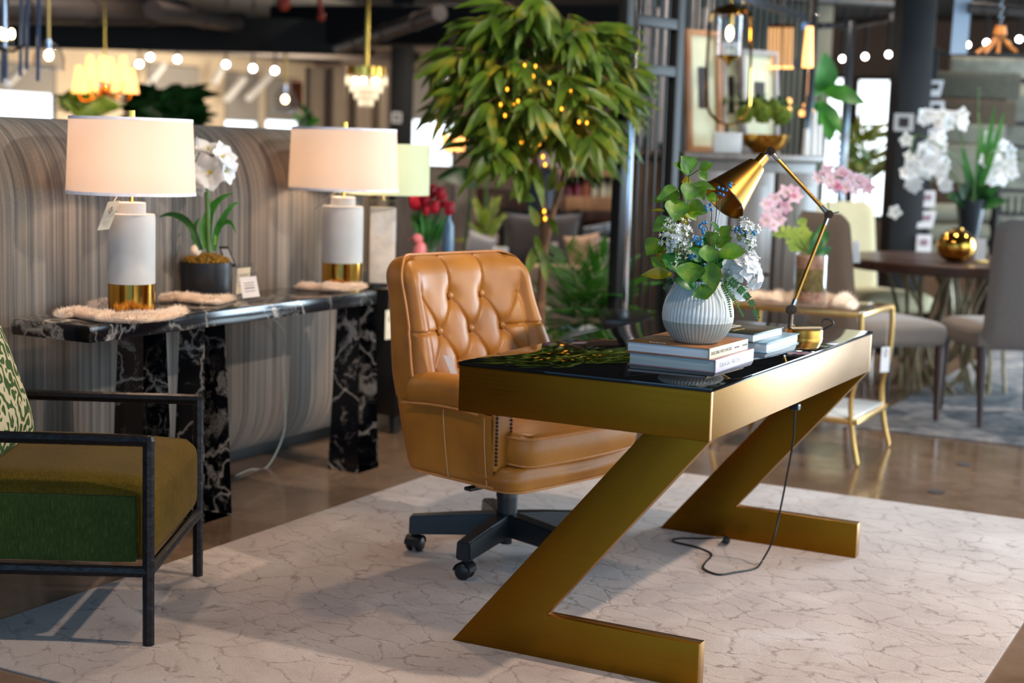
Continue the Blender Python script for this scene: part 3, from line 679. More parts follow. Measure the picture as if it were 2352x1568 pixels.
build(MB().tube(smoothpath([A(1190, 640), A(1178, 400), A(1170, 60), A(1160, -40)], 5), .009, 10), 'stem', 'stem', am, True)
build(MB().ball(A(1060, 610), .02, 12, (1, 1, 1.1)), 'bulb', 'fur', am, True)
def lily(parent, c, d, R_, name='blossom', mat='petal', n=6, cup=.45, seed=0, centre='yellow', pw_=.62):
    random.seed(seed); c = V(c); d = V(d).normalized(); x = d.orthogonal().normalized(); y = d.cross(x); b = leafmb()
    for k in range(n):
        a = 2*pi*k/n+random.uniform(-.1, .1)+seed; rad = x*cos(a)+y*sin(a)
        b.leaf(c+rad*R_*.06, c+rad*R_*(.92+random.uniform(-.08, .1))+d*R_*cup*(.5 if k % 2 else .8), R_*pw_, d-rad*.35, droop=.14, fold=-.10, n=7)
    f = build(b, name, mat, parent, True, ang=60)
    if centre:
        s = MB(); s.ball(c+d*R_*.1, R_*.09, 8)
        for k in range(4): a = k*1.57; s.tube([c, c+d*R_*.42+(x*cos(a)+y*sin(a))*R_*.1], R_*.013, 5)
        build(s, 'flower_centre', centre, f, True)
    return f
D_ = lambda rx, uy, f=1: (RT*rx+UP*uy-FW*f)
for k, (X, Y, rx, uy, R_) in enumerate([(485, 395, -.2, -.15, 40), (452, 355, -.7, .3, 34), (478, 350, .1, .7, 33), (508, 362, .6, .35, 32), (515, 392, .9, -.1, 30), (455, 415, -.5, -.6, 30)]):
    lily(am, dep(X, Y, tp-.02), D_(rx, uy, .8 if k == 0 else .4), sz(R_*1.25, tp), seed=k, pw_=.95, n=6, cup=.6)
# ---------------------------------------------------------------- small sign holders on the console
def sign_holder(name, lab, quad, t, frame, back='whitecard', th=.012, lines=True):
    P4 = [dep(x, y, t+dt) for (x, y), dt in zip(quad, (0, 0, .03, .03))]; c = sum(P4, V())/4
    o = thing(name, lab, 'sign', (c.x, c.y, TOP))
    n = (P4[1]-P4[0]).cross(P4[3]-P4[0]).normalized()
    if n.dot(CAM-c) < 0: n = -n
    build(MB().prism(P4, -n*th, .002), 'holder', frame, o, True)
    q = [c.lerp(p, .72) for p in P4]; build(MB().prism([p+n*.0012 for p in q], -n*.0008), 'card', back, o, True)
    if lines:
        b = MB()
        for v in (.3, .42, .55, .7):
            a = q[3].lerp(q[0], v); e = q[2].lerp(q[1], v); b.tube([a.lerp(e, .2)+n*.002, a.lerp(e, .8)+n*.002], .0012 if v != .55 else .002, 5)
        build(b, 'print', 'inkdark', o, True)
    return o
sign_holder('crystal_sign_holder', 'clear crystal card holder standing right of the black flower pot', [(552, 695), (606, 689), (594, 624), (541, 629)], 5.45, 'acrylic')
sign_holder('acrylic_card_holder', 'taller acrylic card holder behind the crystal one', [(536, 688), (578, 680), (582, 602), (540, 606)], 5.62, 'acrylic', 'card')
sign_holder('picture_frame', 'small black picture frame leaning behind the black pot', [(520, 612), (544, 612), (524, 565), (502, 565)], 5.62, 'black', 'palegrey', .008, False)
M['clearcord'] = flat('clear_pvc', lin(170, 176, 172), .25)
# lamp cord behind the console
wc_ = thing('power_cord', 'clear cord hanging behind the marble console down to the floor', 'cord', (SX-.31, 1.25, 0)); build(MB().tube(smoothpath([(SX-.37, 1.25, TOP-.02), onx(646, 750, -2.43), onx(650, 840, -2.44), onx(655, 930, -2.44), fl(650, 1000, .12), fl(615, 1070, .006), fl(575, 1078, .006), fl(540, 1093, .006)], 6), .0026, 8), 'cable', 'clearcord', wc_, True)

# ================================================================ dark cabinet behind the console, crystal lamp, tulips
CT = .70
cab = thing('dark_cabinet', 'low dark cabinet behind the leather chair carrying the crystal lamp and tulips', 'cabinet', (-2.6, 2.9, 0))
build(MB().box((-2.60, 2.90, .39), (.46, 1.10, .60), .006), 'body', 'blackgloss', cab, True)
build(MB().box((-2.60, 2.90, .6925), (.50, 1.14, .015), .003), 'top_panel', 'black', cab, True)
for yy in (2.63, 3.17): build(MB().box((-2.367, yy, .40), (.012, .50, .52), .004), 'door', 'blackgloss', cab, True)
for sx in (-.19, .19):
    for sy in (-.5, .5): build(MB().cyl((-2.6+sx, 2.9+sy, 0), (-2.6+sx, 2.9+sy, .09), .018, .025), 'leg', 'black', cab, True)
pelt([(-2.45, 2.38), (-2.43, 2.5), (-2.42, 2.62), (-2.44, 2.75)], CT, .05, 'cream fur pelt under the crystal lamp on the dark cabinet', 9, .5)
q = fl(876, 655, CT+.02); tt = (q-CAM).dot(FW)
cl = thing('crystal_lamp', 'clear crystal block lamp with a plain pale green drum shade', 'lamp', (q.x, q.y, CT))
w = sz(74, tt)*.5/1.15; z0 = CT+.03; hz = sz(190, tt); Rm = RZ(-YAW+.12)
build(MB().box((q.x, q.y, z0+hz/2), (w*2, w*2, hz), .004, Rm), 'crystal_case', 'acrylic', cl, True)
M['mottled'] = flat('mottled_beige_shell', lin(226, 212, 196), .6, 0, .12, 24)
build(MB().box((q.x, q.y, z0+hz*.46), (w*1.8, w*1.8, hz*.90), .003, Rm), 'shell_core', 'mottled', cl, True)
build(MB().box((q.x, q.y, z0-.012), (w*2.1, w*2.1, .02), .003, Rm), 'base', 'acrylic', cl, True)
build(MB().cyl((q.x, q.y, z0+hz), (q.x, q.y, z0+hz+.12), .006), 'neck', 'gold_satin', cl, True)
R_ = sz(105, tt); zb = z0+hz+.025; zt = zb+sz(114, tt)
build(MB().lathe([(R_, zb), (R_, zt), (R_-.002, zt), (R_-.002, zb)], (q.x, q.y, 0), 64, closed=True), 'lamp_shade', 'shade_green', cl, True)
build(MB().lathe([(0, zt-.01), (.02, zt-.01), (.02, zt-.006), (0, zt-.006)], (q.x, q.y, 0), 20), 'shade_fitter', 'gold_satin', cl, True)
build(MB().ball((q.x, q.y, zb+.06), .03, 12), 'bulb', 'bulbsoft', cl, True)
tg = onx(893, 712, -2.33); hang_tag(cl, tg, .045, .13, V((0.1, 1, 0)), (0, 0, 1), string=(q.x+.06, q.y-.02, CT+.03))
# tulips, vase, bird
TQ = lambda X, Y, t=6.95: dep(850+X/3.485, 350+Y/3.485, t)
vb = fl(988, 640, CT); tv = (vb-CAM).dot(FW)
vs = thing('glass_vase', 'clear glass vase holding red tulips behind the leather chair', 'vase', (vb.x, vb.y, CT))
build(MB().lathe([(0, CT+.003), (.04, CT+.003), (.045, CT+.01), (.038, CT+.10), (.05, CT+.19), (.046, CT+.19), (.034, CT+.10), (.04, CT+.016), (0, CT+.012)], (vb.x, vb.y, 0), 32), 'vase_body', 'glass', vs, True)
tu = thing('tulip_bunch', 'bunch of red tulips with upright green leaves in a glass vase', 'flower', (vb.x, vb.y, CT+.02))
random.seed(11)
for (X, Y, s) in [(355, 395, 1.25), (420, 350, .9), (445, 385, .9), (490, 310, 1.15), (520, 435, 1.1), (565, 325, 1), (575, 380, 1.2), (450, 462, .8), (635, 447, 1.1), (395, 425, .8)]:
    c = TQ(X, Y, tv+random.uniform(-.05, .05)); h = .062*s; r = .026*s
    st = build(MB().tube(bez([(vb.x+random.uniform(-.02, .02), vb.y+random.uniform(-.02, .02), CT+.03), TQ(470, 620, tv), c-V((0, 0, h*.9)), c-V((0, 0, h*.4))], 8), .004, 6), 'stem', 'stem', tu, True)
    b = MB()
    for k in range(6):
        a = k*pi/3+s; b.ball(c+V((cos(a), sin(a), 0))*r*.42, h*.5, 10, (.42, .42, 1.0), RZ(a) @ RY(.1))
    build(b, 'tulip_head', 'tulip', st, True)
for k in range(20):
    X = random.uniform(320, 610); Y = random.uniform(430, 600); b = leafmb()
    b.leaf(TQ(470+(X-470)*.2, 800, tv), TQ(X, Y, tv+random.uniform(-.06, .06)), .028, -FW+RT*random.uniform(-.8, .8), droop=.05, n=7); build(b, 'leaf', 'leaf_fresh', tu, True)
M['pink'] = flat('pink_glaze', lin(232, 130, 136), .35, 0, .05)
bq = fl(962, 640, CT); bd = thing('bird_figurine', 'pink ceramic bird figurine standing beside the red tulips', 'figurine', (bq.x, bq.y, CT))
b = MB(); z = CT+.02; hb = (TQ(395, 690, (bq-CAM).dot(FW))).z
b.lathe([(0, CT+.002), (.035, CT+.002), (.035, CT+.02), (.02, CT+.04), (.02, hb-.12), (0, hb-.12)], (bq.x, bq.y, 0), 20)
b.ball((bq.x, bq.y, hb-.07), .045, 16, (.75, .75, 1.35), RY(.25)); b.ball((bq.x-.012, bq.y, hb), .026, 14)
b.tube([(bq.x-.03, bq.y-.008, hb), (bq.x-.055, bq.y-.012, hb-.006)], [.008, .001], 8); b.tube([(bq.x+.015, bq.y, hb-.11), (bq.x+.04, bq.y+.01, hb-.18)], [.02, .006], 8)
build(b, 'bird_body', 'pink', bd, True)
M['paleblue'] = flat('pale_blue_glaze', lin(150, 180, 206), .3, 0, .05)
bb = fl(1024, 655, CT-.0); 
bb = thing('tall_bottle', 'pale blue tall bottle behind the tulips', 'bottle', (-2.62, 3.2, CT))
c0 = dep(1024, 620, 7.4); build(MB().lathe([(0, CT), (.03, CT), (.032, CT+.12), (.03, CT+.22), (.014, CT+.26), (.014, CT+.30), (0, CT+.30)], (-2.62, 3.2, 0), 24), 'bottle_body', 'paleblue', bb, True)

# ================================================================ green armchair
FRp = V((-1.341, -.469, 0)); BRp = V((-1.647, .096, 0)); l_ = (BRp-FRp); WA = l_.length; l_.normalize(); mid = (FRp+BRp)/2
ach = thing('armchair', 'olive green hide armchair with a hammered black metal frame', 'chair', (mid.x, mid.y, .006), math.atan2(-l_.x, l_.y))
W2 = WA/2; r = .0155
hm = lambda p: p
def hammered(mb, a, b_, rr=r):
    a = V(a); b_ = V(b_); n = max(4, int((b_-a).length/.012)); pts = [a.lerp(b_, i/n) for i in range(n+1)]
    return mb.tube(pts, [rr*(1+.05*noise.noise(V((i*.9, a.x*7, a.y*9)))) for i in range(n+1)], 8)
DP = .74; AH = .540
for s in (-1, 1):
    b = MB(); y = s*W2
    hammered(b, (0, y, 0), (0, y, AH)); hammered(b, (-DP, y, AH), (.0, y, AH)); hammered(b, (-DP-.05, y, 0), (-DP, y, AH+.22)); hammered(b, (-DP, y, .195), (0, y, .195))
    b.ball((0, y, AH), r*1.02, 8)
    build(b, 'side_frame', 'blackmetal', ach)
for (ra_, rb2) in (((0, -W2, .195), (0, W2, .195)), ((-DP, -W2, .195), (-DP, W2, .195)), ((-DP-.01, -W2, AH+.22), (-DP-.01, W2, AH+.22))):
    b = MB(); hammered(b, ra_, rb2); build(b, 'cross_rail', 'blackmetal', ach)
def cushion(x0, x1, y0, y1, z0, z1, bul=.03, rr=.035, n=22):
    b = MB(); cx, cy, cz = (x0+x1)/2, (y0+y1)/2, (z0+z1)/2; hx, hy, hz = (x1-x0)/2, (y1-y0)/2, (z1-z0)/2
    t = bmesh.new(); bmesh.ops.create_cube(t, size=2); bmesh.ops.subdivide_edges(t, edges=t.edges[:], cuts=n, use_grid_fill=True)
    for v in t.verts:
        p = v.co.copy(); q = V((p.x*hx, p.y*hy, p.z*hz)); inn = V((max(-hx+rr, min(hx-rr, q.x)), max(-hy+rr, min(hy-rr, q.y)), max(-hz+rr, min(hz-rr, q.z)))); d = q-inn
        if d.length > 1e-7: q = inn+d.normalized()*rr
        u, w_ = 1-p.x**2, 1-p.y**2; q.z += (bul if p.z > 0 else -bul*.1)*sqrt(max(0, u*w_))*abs(p.z); q.x += bul*.4*p.x*w_*(1-p.z**2); q.y += bul*.25*p.y*u*(1-p.z**2)
        v.co = q+V((cx, cy, cz))
    me = bpy.data.meshes.new('t'); t.to_mesh(me); t.free(); b.bm.from_mesh(me); bpy.data.meshes.remove(me); return b
g = W2-r-.002
st = build(cushion(-DP+.02, .006, -g+.0, g, .213, .425, .035, .04), 'seat_cushion', 'hide_top', ach, ang=60)
build(cushion(-DP+.04, -.035, -g-.014, -g+.02, .217, .392, .0, .006, 8), 'cushion_side_panel', 'hide_side', st, label='green hide side panel with painted shade')
build(cushion(-DP-.06, -DP+.10, -g, g, .30, .78, .02, .05, 14), 'back_cushion', 'hide_top', ach, ang=60)
pl = thing('throw_pillow', 'green and cream palm print pillow on the armchair', 'pillow', (mid.x, mid.y, 0))
fw = V((l_.y, -l_.x, 0)); cpl = FRp+l_*WA*.45-fw*.545+V((0, 0, .63))
def pillow_mb(c, ux, uy, un, w_, h_, th, n=18):
    b = MB(); 
    for sgn in (-1, 1):
        def f(u, v):
            a, d = u*2-1, v*2-1; k = (1-a**4)*(1-d**4); e = 1-.10*(1-abs(a*d))
            pin = 1+.06*(abs(a)**3*abs(d)**3)
            return V(c)+V(ux)*(a*w_/2*(1-.07*(1-d*d)*abs(a)**2)*pin)+V(uy)*(d*h_/2*(1-.07*(1-a*a)*abs(d)**2)*pin)+V(un)*(sgn*th/2*sqrt(max(0, k))*1.0)
        b.grid(f, n, n)
    bmesh.ops.remove_doubles(b.bm, verts=b.bm.verts, dist=.0005); return b
build(pillow_mb(cpl, l_, (V((0, 0, 1))-fw*.35).normalized(), (fw+V((0, 0, .35))).normalized(), .46, .46, .17), 'pillow_body', 'palmprint', pl, True, ang=80)

# ================================================================ leather desk chair
OC = thing('office_chair', 'caramel leather swivel chair with button tufted back and black star base', 'chair', (-.975, .815, .006), radians(-14))
def seatz(z): return z
# -- base
b0 = MB(); b0.cyl((0, 0, .045), (0, 0, .13), .020).cyl((0, 0, .125), (0, 0, .20), .034).cyl((0, 0, .20), (0, 0, .225), .036, .034).cyl((0, 0, .225), (0, 0, .30), .026)
build(b0, 'column', 'plastic', OC)
b0 = MB(); b0.box((.02, 0, .285), (.26, .15, .035), .008).box((-.12, 0, .280), (.07, .11, .05), .012)
b0.tube([(.05, 0, .284), (.10, -.22, .286)], .006, 8).box((.10, -.25, .284), (.03, .09, .012), .004)
build(b0, 'tilt_mechanism', 'plastic', OC)
angs = [math.atan2(y-.815, x+.985)-radians(-14) for x, y in ((-1.217, .625), (-.958, .364), (-.628, .538), (-.66, .90))]
a0 = angs[1]
for k in range(5):
    a = a0+k*2*pi/5; m = RZ(a); b = MB(); L = .315
    h = [(0.0, .118, .032, .064), (L*.5, .108, .030, .058), (L, .095, .026, .050)]
    rings = []
    vs = []
    for (x, zc, hw, hh) in h: vs += [(x, -hw, zc-hh/2-.01), (x, hw, zc-hh/2-.01), (x, hw*.86, zc+hh/2), (x, -hw*.86, zc+hh/2)]
    fs = [(3, 2, 1, 0), (8, 9, 10, 11)]+[(i*4+j, i*4+(j+1) % 4, (i+1)*4+(j+1) % 4, (i+1)*4+j) for i in range(2) for j in range(4)]
    b._add(vs, fs); bmesh.ops.recalc_face_normals(b.bm, faces=b.bm.faces[:]); bmesh.ops.bevel(b.bm, geom=b.bm.edges[:], offset=.005, segments=2, affect='EDGES')
    bmesh.ops.transform(b.bm, matrix=m, verts=b.bm.verts); lg = build(b, 'leg', 'plastic', OC)
    cst = MB(); x = L-.018; yaw = a+.7*k
    c = m @ V((x, 0, .027)); ax = RZ(yaw) @ V((1, 0, 0)); 
    cst.cyl(m @ V((x, 0, .03)), m @ V((x, 0, .075)), .009)
    for s in (-1, 1):
        p = c+ax*s*.016; cst.lathe([(0, -.010), (.020, -.010), (.026, -.005), (.027, 0), (.025, .006), (.018, .011), (0, .012)], p, 24, Matrix.Rotation(pi/2*s, 4, (RZ(yaw) @ V((0, 1, 0)))))
    hood = MB(); hood.grid(lambda u, v: c+ax*(v*.05-.025)+(RZ(yaw) @ V((0, 1, 0)))*(.030*cos(pi*u))+V((0, 0, .030*sin(pi*u))), 12, 3)
    build(cst, 'caster', 'plastic', lg); build(hood, 'caster_hood', 'plastic', lg)
# -- upholstery
ZB, ZT = .300, .965; WB = .325
def lean(z): return -.165*max(0, (z-.30))/.66          # backward lean of the back
def backW(z):
    w_ = WB*(.955+.045*min(1, (z-ZB)/.3)); R_ = .085
    q = min(1, max(0, (z-.56)/.30)); w_ -= .035*q*q*(3-2*q)
    if z > ZT-R_: k = (z-(ZT-R_))/R_; w_ = w_-R_+R_*sqrt(max(0, 1-k*k))
    return w_
XB = -.100; ZTb = ZT
BS, BV, B0 = .148, .108, .835
btn = []
for r__ in range(4):
    for k in ((-1.5, -.5, .5, 1.5) if r__ % 2 == 0 else (-1, 0, 1)): btn.append((k*BS, B0-BV*r__))
lines = []
for i in range(len(btn)):
    for j in range(i+1, len(btn)):
        if abs(abs(btn[i][1]-btn[j][1])-BV) < .01 and abs(btn[i][0]-btn[j][0]) < BS*.6: lines.append((btn[i], btn[j]))
for y, z in btn[1:3]: lines.append(((y, z), (y*1.15, ZT+.02)))
lines += [((BS, B0-BV), (.34, B0-BV+.01)), ((-BS, B0-BV), (-.34, B0-BV+.01))]
def segd(y, z, a, b_):
    ax, az = a; bx, bz = b_; dx, dz = bx-ax, bz-az; t = max(0, min(1, ((y-ax)*dx+(z-az)*dz)/(dx*dx+dz*dz))); return math.hypot(y-ax-dx*t, z-az-dz*t)
def tuft(y, z):
    d = .022; tot = 0
    for (by, bz) in btn:
        r2 = ((y-by)**2+(z-bz)**2); tot += .020*math.exp(-r2/(2*.022**2))*(1 if abs(by) < .16 else .35)
    m_ = 1
    for a, b_ in lines: m_ = min(m_, segd(y, z, a, b_))
    tot += .0095*math.exp(-(m_/.0048)**1.3) + .004*math.exp(-(m_/.026)**2)
    return -min(tot, .028)
def frontX(y, z):
    wrap = .075*(min(1, abs(y)/.30))**4 * (.6+.4*min(1, max(0, (ZT-z)/.4)))
    bol = .014*math.exp(-((abs(y)-.268)/.035)**2)
    fade = 1 if abs(y) < .225 else max(.0, 1-(abs(y)-.225)/.02)
    tf = tuft(y, z)
    sx = tf*fade + (0 if fade == 1 else (1-fade)*(-.009*math.exp(-(min(segd(y, z, *lines[-1]), segd(y, z, *lines[-2]))/.005)**2)))
    return XB+.045+lean(z)+wrap+bol+sx - .012*math.exp(-((abs(y)-.235)/.010)**2)*(1 if z < .86 else max(0, 1-(z-.86)/.06))
def edge_round(e, r): return r-sqrt(max(0, r*r-(r-e)**2)) if e < r else 0
NU, NVV = 210, 190
def ymap(u, z):
    a = 2*u-1; a = a*(1+.0)-.12*sin(2*pi*a)/(2*pi)*-1 if False else sin(a*pi/2)*.35+a*.65
    return backW(z)*a
def fb(u, v):
    vv = sin(v*pi/2)*.35+v*.65; z = .38+(ZT-.38)*vv; y = ymap(u, z)
    e = min(backW(z)-abs(y) if z < ZT-.085 else 9, ZT-z); WT = backW(ZT-.085)
    if z > ZT-.085:
        cyy = WT-.085; dy = max(0, abs(y)-cyy); dz = z-(ZT-.085); e = .085-math.hypot(dy, dz) if dy > 0 else ZT-z
    return V((frontX(y, z)-edge_round(max(0, e), .062)*1.0, y, z))
mbk = MB(); mbk.grid(fb, NU, NVV); back = build(mbk, 'backrest', 'leather', OC, ang=70)
# outer back + sides (one wrapped shell)
def plan(s, z):
    """outer plan curve from front-left round the back to front-right, s 0..1 ; returns x,y"""
    w_ = backW(min(z, ZT)); xf = .225; xb = -.205; R_ = .12; 
    segs = [xf-(xb+R_), pi/2*R_, 2*(w_-R_), pi/2*R_, xf-(xb+R_)]; tot = sum(segs); d = s*tot
    if d < segs[0]: return xf-d, w_, 0
    d -= segs[0]
    if d < segs[1]: a = d/R_; return xb+R_-R_*sin(a), w_-R_+R_*cos(a), 1
    d -= segs[1]
    if d < segs[2]: return xb, w_-R_-d, 2
    d -= segs[2]
    if d < segs[3]: a = pi/2-d/R_; return xb+R_-R_*sin(a), -(w_-R_+R_*cos(a)), 3
    d -= segs[3]; return xb+R_+d, -w_, 4
def shellpt(s, z):
    x, y, k = plan(s, z); q = min(1, max(0, (.10-x)/.35)); bulge = 1+.03*sin(pi*min(1, max(0, (z-ZB)/.35)))
    x2 = x+lean(z)*q*1.0
    return V((x2, y*bulge, z))
ARMZ = .530
def fs_(u, v):      # lower tub, all round
    z = ZB+(ARMZ-ZB)*v; inset = .02*(1-min(1, v*8))**2; p = shellpt(u, z); c = V((-.05, 0, z)); return p+(c-p).normalized()*inset
tub = MB(); tub.grid(fs_, 110, 26)
build(tub, 'outer_shell', 'leather', OC, ang=70)
# upper outer back: from s range of the back section
def fu(u, v):
    z = ARMZ+(ZT-ARMZ)*(sin(v*pi/2)*.3+v*.7)
    w_ = backW(z); y = w_*(1-2*u) if False else None
    # plan limited to x < front face
    xe = frontX(backW(max(ARMZ, min(z, ZT-.10))), z)-lean(z)-.062+.004; R_ = min(.12, w_); xb = -.205
    L0 = xe-(xb+R_); tot = 2*L0+pi*R_+2*(w_-R_); d = u*tot
    if d < L0: x, y = xe-d, w_
    elif d < L0+pi/2*R_: a = (d-L0)/R_; x, y = xb+R_-R_*sin(a), w_-R_+R_*cos(a)
    elif d < L0+pi/2*R_+2*(w_-R_): x, y = xb, w_-R_-(d-L0-pi/2*R_)
    elif d < tot-L0: a = pi/2-(d-(L0+pi/2*R_+2*(w_-R_)))/R_; x, y = xb+R_-R_*sin(a), -(w_-R_+R_*cos(a))
    else: x, y = xe-(tot-d), -w_
    e = max(0, ZT-z); x += edge_round(e, .06)*max(0, min(1, (XB-x)/.12))
    return V((x+lean(z), y, z))
ub = MB(); ub.grid(fu, 80, 30); build(ub, 'outer_back', 'leather', OC, ang=70)
# piping between the front and the outer back
pp_ = [V((frontX(backW(z), z)-.058, s*(backW(z)+.002), z)) for s, zz in ((1, [ARMZ-.02+i*.02 for i in range(40)]), ) for z in zz if z < ZT-.09]
top_ = []
for k in range(0, 19):
    a = pi/2*k/18; zt_ = ZT-.085+.087*sin(a); y_ = (backW(ZT-.0851)-.085)+.087*cos(a); top_.append(V((frontX(min(y_, .29), min(zt_, ZT))-.058, y_, zt_)))
pipe = pp_+top_; pipe = pipe+[V((p.x, -p.y, p.z)) for p in reversed(pipe)]
build(MB().tube(pipe, .0042, 8), 'piping', 'piping', back)
# arms
for s in (-1, 1):
    ar = MB(); x0, x1 = -.085, .257; yc = s*(WB-.036); zc = ARMZ+.028; ry, rz_ = .060, .058
    def fa(u, v):
        x = x0+(x1-x0)*u; e = min(1, (1-u)/.10); k = sqrt(max(0, 1-(1-e)**2)); a = 2*pi*v; kk = (.25+.75*k) if u > .9 else ((.45+.55*sqrt(max(0, 1-(1-u/.12)**2))) if u < .12 else 1)
        dz = .012*sin(pi*u*.9); return V((x+lean(ARMZ), yc+s*.004+ry*kk*cos(a), zc+dz+rz_*kk*sin(a)))
    ar.grid(fa, 30, 29); ends = [ar.bm.verts[:]]
    arm = build(ar, 'armrest', 'leather', OC, ang=70)
    build(MB().tube([(x0+(x1-x0)*i/20+lean(ARMZ), yc+s*(.004+.052), zc+.012*sin(pi*i/20*.9)-.034) for i in range(20)], .0038, 8), 'piping', 'piping', arm)
    # inner side panel and front facing with nailheads
    inn = MB(); inn.box((.03, s*(WB-.075), .43), (.38, .03, .22), .01); build(inn, 'inner_arm', 'leather', arm)
    fp = MB(); fp.box((.224, s*(WB-.040), (ARMZ+.37)/2+.01), (.022, .078, ARMZ-.37+.04), .010); build(fp, 'arm_facing', 'leather', arm)
    nl = MB()
    for yy in (WB-.008, WB-.070):
        for i in range(15): nl.ball((.236 if yy < WB-.01 else .236, s*yy, .385+i*.0115), .0052, 8, (.7, 1, 1))
    build(nl, 'nailhead_trim', 'nail', arm)
# vertical seam lines on the shell
for s_ in (.135, .865, .02, .98):
    build(MB().tube([shellpt(s_, ZB+.012+(ARMZ-ZB-.02)*i/14)*1.0+V((0, (.0015 if s_ < .5 else -.0015), 0)) for i in range(15)], .0018, 6), 'seam', 'stitch', OC)
build(MB().tube([fs_(i/80, .06)+V((0, 0, -.004)) for i in range(81)], .0042, 8), 'bottom_piping', 'piping', OC)
# front rail
def rr_front(z0, z1, x1, w_, rad, x0=.0):
    b = MB(); n = 40
    def outl(t):      # plan outline: rounded front corners
        pts = []; 
        segs = [x1-rad-x0, pi/2*rad, 2*(w_-rad), pi/2*rad, x1-rad-x0]; d = t*sum(segs)
        if d < segs[0]: return x0+d, w_
        d -= segs[0]
        if d < segs[1]: a = d/rad; return x1-rad+rad*sin(a), w_-rad+rad*cos(a)
        d -= segs[1]
        if d < segs[2]: return x1+.012*sin(pi*d/segs[2]), w_-rad-d
        d -= segs[2]
        if d < segs[3]: a = pi/2-d/rad; return x1-rad+rad*sin(a), -(w_-rad+rad*cos(a))
        d -= segs[3]; return x1-rad-d, -w_
    h = z1-z0; r_ = min(.022, h*.45)
    def f(u, v):
        x, y = outl(u)
        if v < .25: a = v/.25*pi/2; off, z = r_*(1-sin(a)), z0+r_*(1-cos(a))
        elif v < .75: off, z = -.006*sin(pi*(v-.25)/.5), z0+r_+(h-2*r_)*(v-.25)/.5
        else: a = (v-.75)/.25*pi/2; off, z = r_*(1-cos(a)), z1-r_+r_*sin(a)
        c = V((x0+(x1-x0)*.45, 0, z)); p = V((x, y, z)); return p+(c-p).normalized()*off
    b.grid(f, 60, 17)
    top = [f(i/59, 1) for i in range(60)]; bot = [f(i/59, 0) for i in range(60)]
    b.bm.faces.new([b.bm.verts.new(p) for p in top]); b.bm.faces.new([b.bm.verts.new(p) for p in bot[::-1]]); return b, f
fr, ff = rr_front(ZB, .375, .30, WB-.0125, .06, .14); fo = build(fr, 'front_rail', 'leather', OC, ang=60)
build(MB().tube([ff(i/60, .08) for i in range(61)], .004, 8), 'piping', 'piping', fo)
sc, fc = rr_front(.373, .478, .325, WB-.005 if 0 else WB-.052, .05, -.17)
# crown on the seat
cr = MB(); 
def fcr(u, v):
    x = -.17+(.325-.012+.17)*u; y = (WB-.066)*(2*v-1); k = (1-(2*v-1)**4)*(1-(2*u-1)**6); return V((x, y, .475+.028*k))
sc.grid(fcr, 20, 20)
so = build(sc, 'seat_cushion', 'leather', OC, ang=60)
for v_ in (.80, .14): build(MB().tube([fc(i/60, v_)+V((0, 0, .001)) for i in range(61)], .0042, 8), 'piping', 'piping', so)
# buttons
for (y, z) in btn:
    if abs(y) > .155: continue
    x = frontX(y, z); build(MB().ball((x+.009, y, z), .0125, 14, (.6, 1, 1)), 'button', 'leather', OC)
# price card tucked in the seat
cc = OC_c = WM[OC.name]
c1 = V((-.065, -.19, .60)); tg_ = card(MB(), c1, V((.5, .75, -.2)), V((-.25, -.35, 1)), .022, .14); tcd = build(tg_, 'price_card', 'whitecard', OC, label='narrow white price card')

# ================================================================ the desk
DX, DL, DH, DA, DF, DN = .699, 1.494, .76, .629, .122, .275
desk = thing('desk', 'brushed gold desk with black glass top and two angular zigzag legs', 'desk', (-DX/2, DL/2, .006))
ap = MB()
th = .02; zt = DH-.010
ap.box((-DX/2, th/2, (DA+zt)/2), (DX, th, zt-DA), .0015).box((-DX/2, DL-th/2, (DA+zt)/2), (DX, th, zt-DA), .0015)
ap.box((-th/2, DL/2, (DA+zt)/2), (th, DL-2*th, zt-DA), .0015).box((-DX+th/2, DL/2, (DA+zt)/2), (th, DL-2*th, zt-DA), .0015)
ap.box((-DX/2, DL/2, DA+.012), (DX-2*th, DL-2*th, .02))
build(ap, 'apron', 'brass_desk', desk, True)
build(MB().box((-DX/2, DL/2, DH-.005), (DX+.004, DL+.004, .010), .0012), 'glass_top', 'blackglass', desk, True)
slope = (DA-DF)/(DX-DN)
for y0 in (0.0, DL-.042):
    zf = .006
    P_ = [(-DX, zf), (0, zf), (0, DF), (-DX+DN, DF), (0, DA), (-DX+DA/slope, DA)]
    build(MB().prism([(x, y0, z) for x, z in P_], (0, .042, 0), .0015), 'leg', 'brass_desk', desk, True)
# power cord of the desk lamp
zc = .0095
cord = thing('power_cord', 'black power cord hanging from under the desk and looping over the rug to its plug', 'cord', tuple(fl(1735, 1305, .012)))
u0 = V((-.12, 1.20, DA)); 
pth = smoothpath([dep(1826, 938, 4.72), dep(1822, 1010, 4.74), dep(1808, 1090, 4.78), dep(1790, 1180, 4.83), fl(1775, 1240, .10), fl(1752, 1285, .02), fl(1735, 1305, zc), fl(1690, 1314, zc), fl(1650, 1319, zc), fl(1617, 1306, zc), fl(1620, 1292, zc), fl(1634, 1272, zc), fl(1600, 1256, zc), fl(1546, 1243, zc), fl(1560, 1236, zc), fl(1610, 1236, zc), fl(1664, 1234, zc)], 7)
build(MB().tube(pth, .0032, 8), 'cable', 'plastic', cord, True)
pq = fl(1668, 1250, zc); build(MB().box((pq.x, pq.y, .024), (.022, .035, .02), .004, RZ(.2)).box((pq.x+.004, pq.y-.026, .024), (.002, .02, .006)).box((pq.x-.006, pq.y-.026, .024), (.002, .02, .006)), 'plug', 'plastic', cord, True)
build(MB().box(dep(1826, 934, 4.72), (.03, .03, .02), .004), 'grommet', 'plastic', cord, True)

